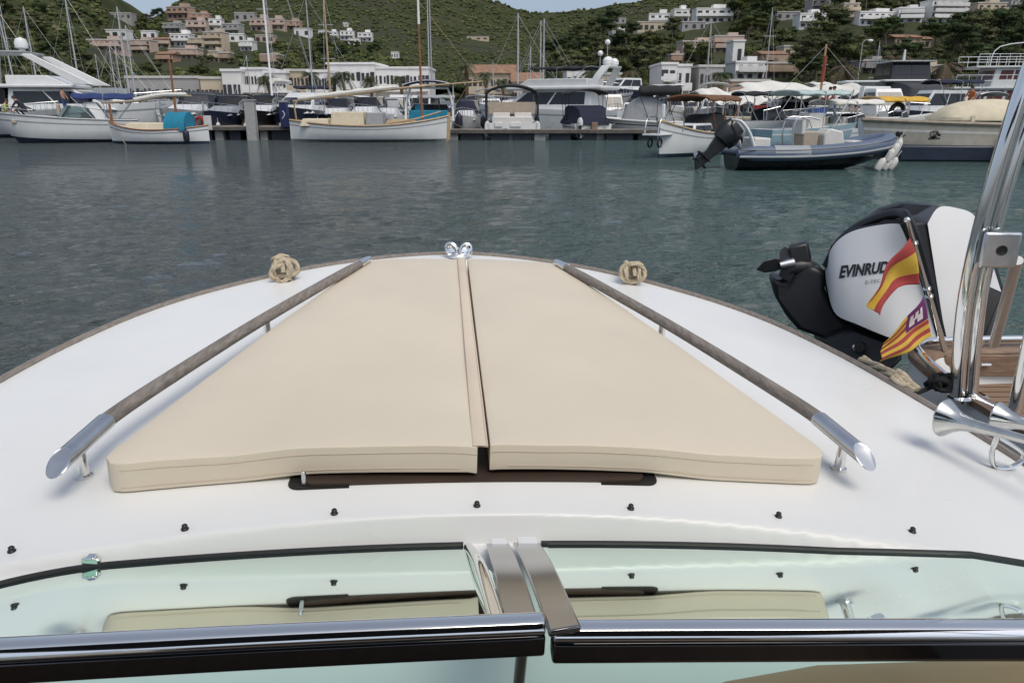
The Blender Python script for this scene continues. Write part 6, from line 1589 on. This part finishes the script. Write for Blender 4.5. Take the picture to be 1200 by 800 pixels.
for i, (u, Y) in enumerate(EXTRA):
    b = B('motor_boat', 'small moored motor boat packed in the crowded basin, mostly hidden by the boats in front', 'motor boat', u, Y, rf_.choice((168, 182, 190, 95, -80)))
    b['group'] = 'boats crowded in the inner basin'
    L_ = rf_.uniform(6, 9); Hh = rf_.uniform(1.2, 1.7); hd = hull(b, L_, L_ * .36, Hh, .4, rf_.choice((HW, HW, HW, HN)), AF, rf_.choice((HN, HG, HK))); deck(b, hd, DKW); pulpit(b, hd, .5, .5)
    cabin(b, -L_ * .28, L_ * .18, 1.1, .85, Hh, Hh + rf_.uniform(1.1, 1.7), 1.0, .1, HW, (.35, .85), aft=True)
    k = i % 4
    if k == 0: bimini(b, -L_ * .4, .2, 1.1, Hh + 2.1, rf_.choice((CVN, CVG, CVW)), Hh, .15)
    elif k == 1: tent(b, -L_ * .48, -.2, 1.25, Hh + .3, Hh + 1.5, rf_.choice((CVS, CVN, CVG)), 'cockpit_cover', .35, wt=.55)
    elif k == 2: mast(b, .4, Hh + .5, rf_.uniform(3, 9), .05, ALU, None, stays=[(0, L_ * .45, Hh + .2), (0, -L_ * .45, Hh)])
    else: arch(b, -L_ * .2, 1.15, Hh, Hh + 1.8, HW, -.5)
# ---------------------------------------------------------------- people
SKIN = mat('skin', (.42, .23, .16), .6, var=.1); HAIR = mat('dark_hair', (.02, .015, .012), .7)
def person(label, loc, rz, joints, shirt, pants, scale=1.0, hair=HAIR):
    """one continuous skinned body; joints = dict of positions"""
    J = joints; names = list(J); rad = dict(pelvis=.125, waist=.115, chest=.14, neck=.055, head=.10, crown=.075, sl=.065, sr=.065, el=.045, er=.045, wl=.033, wr=.033, hl=.042, hr=.042, pl=.09, pr=.09, kl=.06, kr=.06, al=.042, ar=.042, tl=.04, tr=.04)
    E_ = [('pelvis', 'waist'), ('waist', 'chest'), ('chest', 'neck'), ('neck', 'head'), ('head', 'crown'), ('chest', 'sl'), ('chest', 'sr'), ('sl', 'el'), ('el', 'wl'), ('wl', 'hl'), ('sr', 'er'), ('er', 'wr'), ('wr', 'hr'), ('pelvis', 'pl'), ('pelvis', 'pr'), ('pl', 'kl'), ('kl', 'al'), ('al', 'tl'), ('pr', 'kr'), ('kr', 'ar'), ('ar', 'tr')]
    me = bpy.data.meshes.new('tmp'); me.from_pydata([J[k] for k in names], [(names.index(a), names.index(b_)) for a, b_ in E_], []); me.update()
    o = bpy.data.objects.new('tmp', me); COL.objects.link(o)
    o.modifiers.new('s', 'SKIN'); sv = me.skin_vertices[0].data
    for i, k in enumerate(names):
        sv[i].radius = (rad[k], rad[k]); sv[i].use_root = (k == 'pelvis')
    ss = o.modifiers.new('u', 'SUBSURF'); ss.levels = 1; ss.render_levels = 1
    bpy.context.view_layer.update(); dg = bpy.context.evaluated_depsgraph_get(); m2 = bpy.data.meshes.new_from_object(o.evaluated_get(dg)); bpy.data.objects.remove(o)
    segs = {'skin': [('neck', 'head'), ('head', 'crown'), ('el', 'wl'), ('wl', 'hl'), ('er', 'wr'), ('wr', 'hr')], 'shirt': [('pelvis', 'waist'), ('waist', 'chest'), ('chest', 'sl'), ('chest', 'sr'), ('sl', 'el'), ('sr', 'er')], 'pants': [('pelvis', 'pl'), ('pelvis', 'pr'), ('pl', 'kl'), ('kl', 'al'), ('pr', 'kr'), ('kr', 'ar'), ('al', 'tl'), ('ar', 'tr')]}
    m2.materials.clear(); [m2.materials.append(x) for x in (SKIN, shirt, pants)]
    def dist(p, a, b_):
        a = Vector(J[a]); b_ = Vector(J[b_]); d = b_ - a; t = max(0, min(1, (p - a).dot(d) / d.length_squared)); return (p - a - d * t).length
    for f in m2.polygons:
        c = f.center; best = min(((dist(c, *s) - (rad[s[0]] + rad[s[1]]) * .35, k) for k in segs for s in segs[k]))[1]; f.material_index = ('skin', 'shirt', 'pants').index(best)
    m2.shade_smooth(); m2.name = 'person'
    ob = bpy.data.objects.new('person', m2); COL.objects.link(ob); ob.location = loc; ob.rotation_euler = (0, 0, rz); ob.scale = (scale,) * 3
    tag(ob, label, 'person')
    h = Vector(J['head']); cvec = (Vector(J['crown']) - h).normalized()
    MB().ell(tuple(h + cvec * .045 + Vector((0, -.02, 0))), (.105, .115, .10), 14, 8).build('hair', hair, ob)
    fc = MB().ell(tuple(h + Vector((0, .115, -.005))), (.016, .022, .02), 8, 6).ell(tuple(h + Vector((-.095, 0, 0))), (.015, .03, .035), 8, 6).ell(tuple(h + Vector((.095, 0, 0))), (.015, .03, .035), 8, 6)
    fc.build('face', SKIN, ob); return ob
def standing(lean=0.0, arms=.3, wide=.12):
    return dict(pelvis=(0, 0, .95), waist=(0, lean * .2, 1.12), chest=(0, lean * .5, 1.34), neck=(0, lean * .75, 1.52), head=(0, lean * .9 + .02, 1.64), crown=(0, lean * .95 + .02, 1.73), sl=(-.19, lean * .6, 1.42), sr=(.19, lean * .6, 1.42), el=(-.27, lean * .6 + arms * .35, 1.15), er=(.27, lean * .6 + arms * .35, 1.15), wl=(-.22, lean * .6 + arms, 1.0), wr=(.22, lean * .6 + arms, 1.0), hl=(-.2, lean * .6 + arms * 1.25, .95), hr=(.2, lean * .6 + arms * 1.25, .95), pl=(-.1, 0, .88), pr=(.1, 0, .88), kl=(-wide, .04, .49), kr=(wide, .04, .49), al=(-wide, 0, .08), ar=(wide, 0, .08), tl=(-wide, .16, .04), tr=(wide, .16, .04))
def crouching():
    return dict(pelvis=(0, 0, .40), waist=(0, .08, .56), chest=(0, .25, .74), neck=(0, .38, .86), head=(0, .46, .95), crown=(0, .50, 1.04), sl=(-.19, .30, .80), sr=(.19, .30, .80), el=(-.27, .46, .55), er=(.27, .46, .55), wl=(-.20, .62, .36), wr=(.20, .62, .36), hl=(-.18, .70, .29), hr=(.18, .70, .29), pl=(-.11, .02, .36), pr=(.11, .02, .36), kl=(-.2, .42, .42), kr=(.2, .42, .42), al=(-.18, .14, .08), ar=(.18, .14, .08), tl=(-.18, .30, .05), tr=(.18, .30, .05))
def wp(u, Y, z): q = floor_at(u, Y); return Vector((q.x, Y, z))
DK = mat('dark_shirt', (.018, .018, .028), .8); DKP = mat('dark_trousers', (.03, .032, .045), .8); YEL = mat('yellow_vest', (.45, .48, .10), .8); WSH = mat('white_shirt', (.6, .6, .6), .8); BLU = mat('blue_shorts', (.03, .07, .2), .8); ORG = mat('orange_shirt', (.4, .12, .04), .8); REDS = mat('red_shirt', (.33, .03, .03), .8)
person('person in a dark shirt crouching on the bow of the sport boat with blue bimini', wp(34, 45.5, 1.42), R(95), crouching(), DK, DKP, 1.15)
person('person with dark hair standing behind the windscreen of the sport boat with blue bimini', wp(112, 47.0, .75), R(100), standing(.05), mat('grey_shirt', (.12, .12, .12), .8), DKP)
person('person in a yellow vest working at the very left border', wp(7, 48.2, .75), R(-80), standing(.35), YEL, DKP)
person('bare-chested person standing by a post on the aft deck of the large flybridge yacht', wp(80, 57.6, 1.62), R(-90), standing(.0, .2), SKIN, BLU)
person('person in a white shirt and blue shorts standing on the stone quay behind the inflatable', wp(976, 45.6, 1.45), R(60), standing(.2), WSH, BLU, .98)
person('person in a red shirt bending on the stone quay beside the one in white', wp(963, 45.5, 1.45), R(-60), standing(.4), REDS, DKP, .96)
person('person in an orange shirt standing on the stone quay near the domed cream cover', wp(1132, 46, 1.45), R(120), standing(.05), ORG, DKP)
person('person in a navy shirt crouching on the stone quay left of the yellow bimini', wp(1003, 45.4, 1.45), R(120), crouching(), mat('navy_shirt', (.04, .06, .12), .8), CUSH, 1.1)
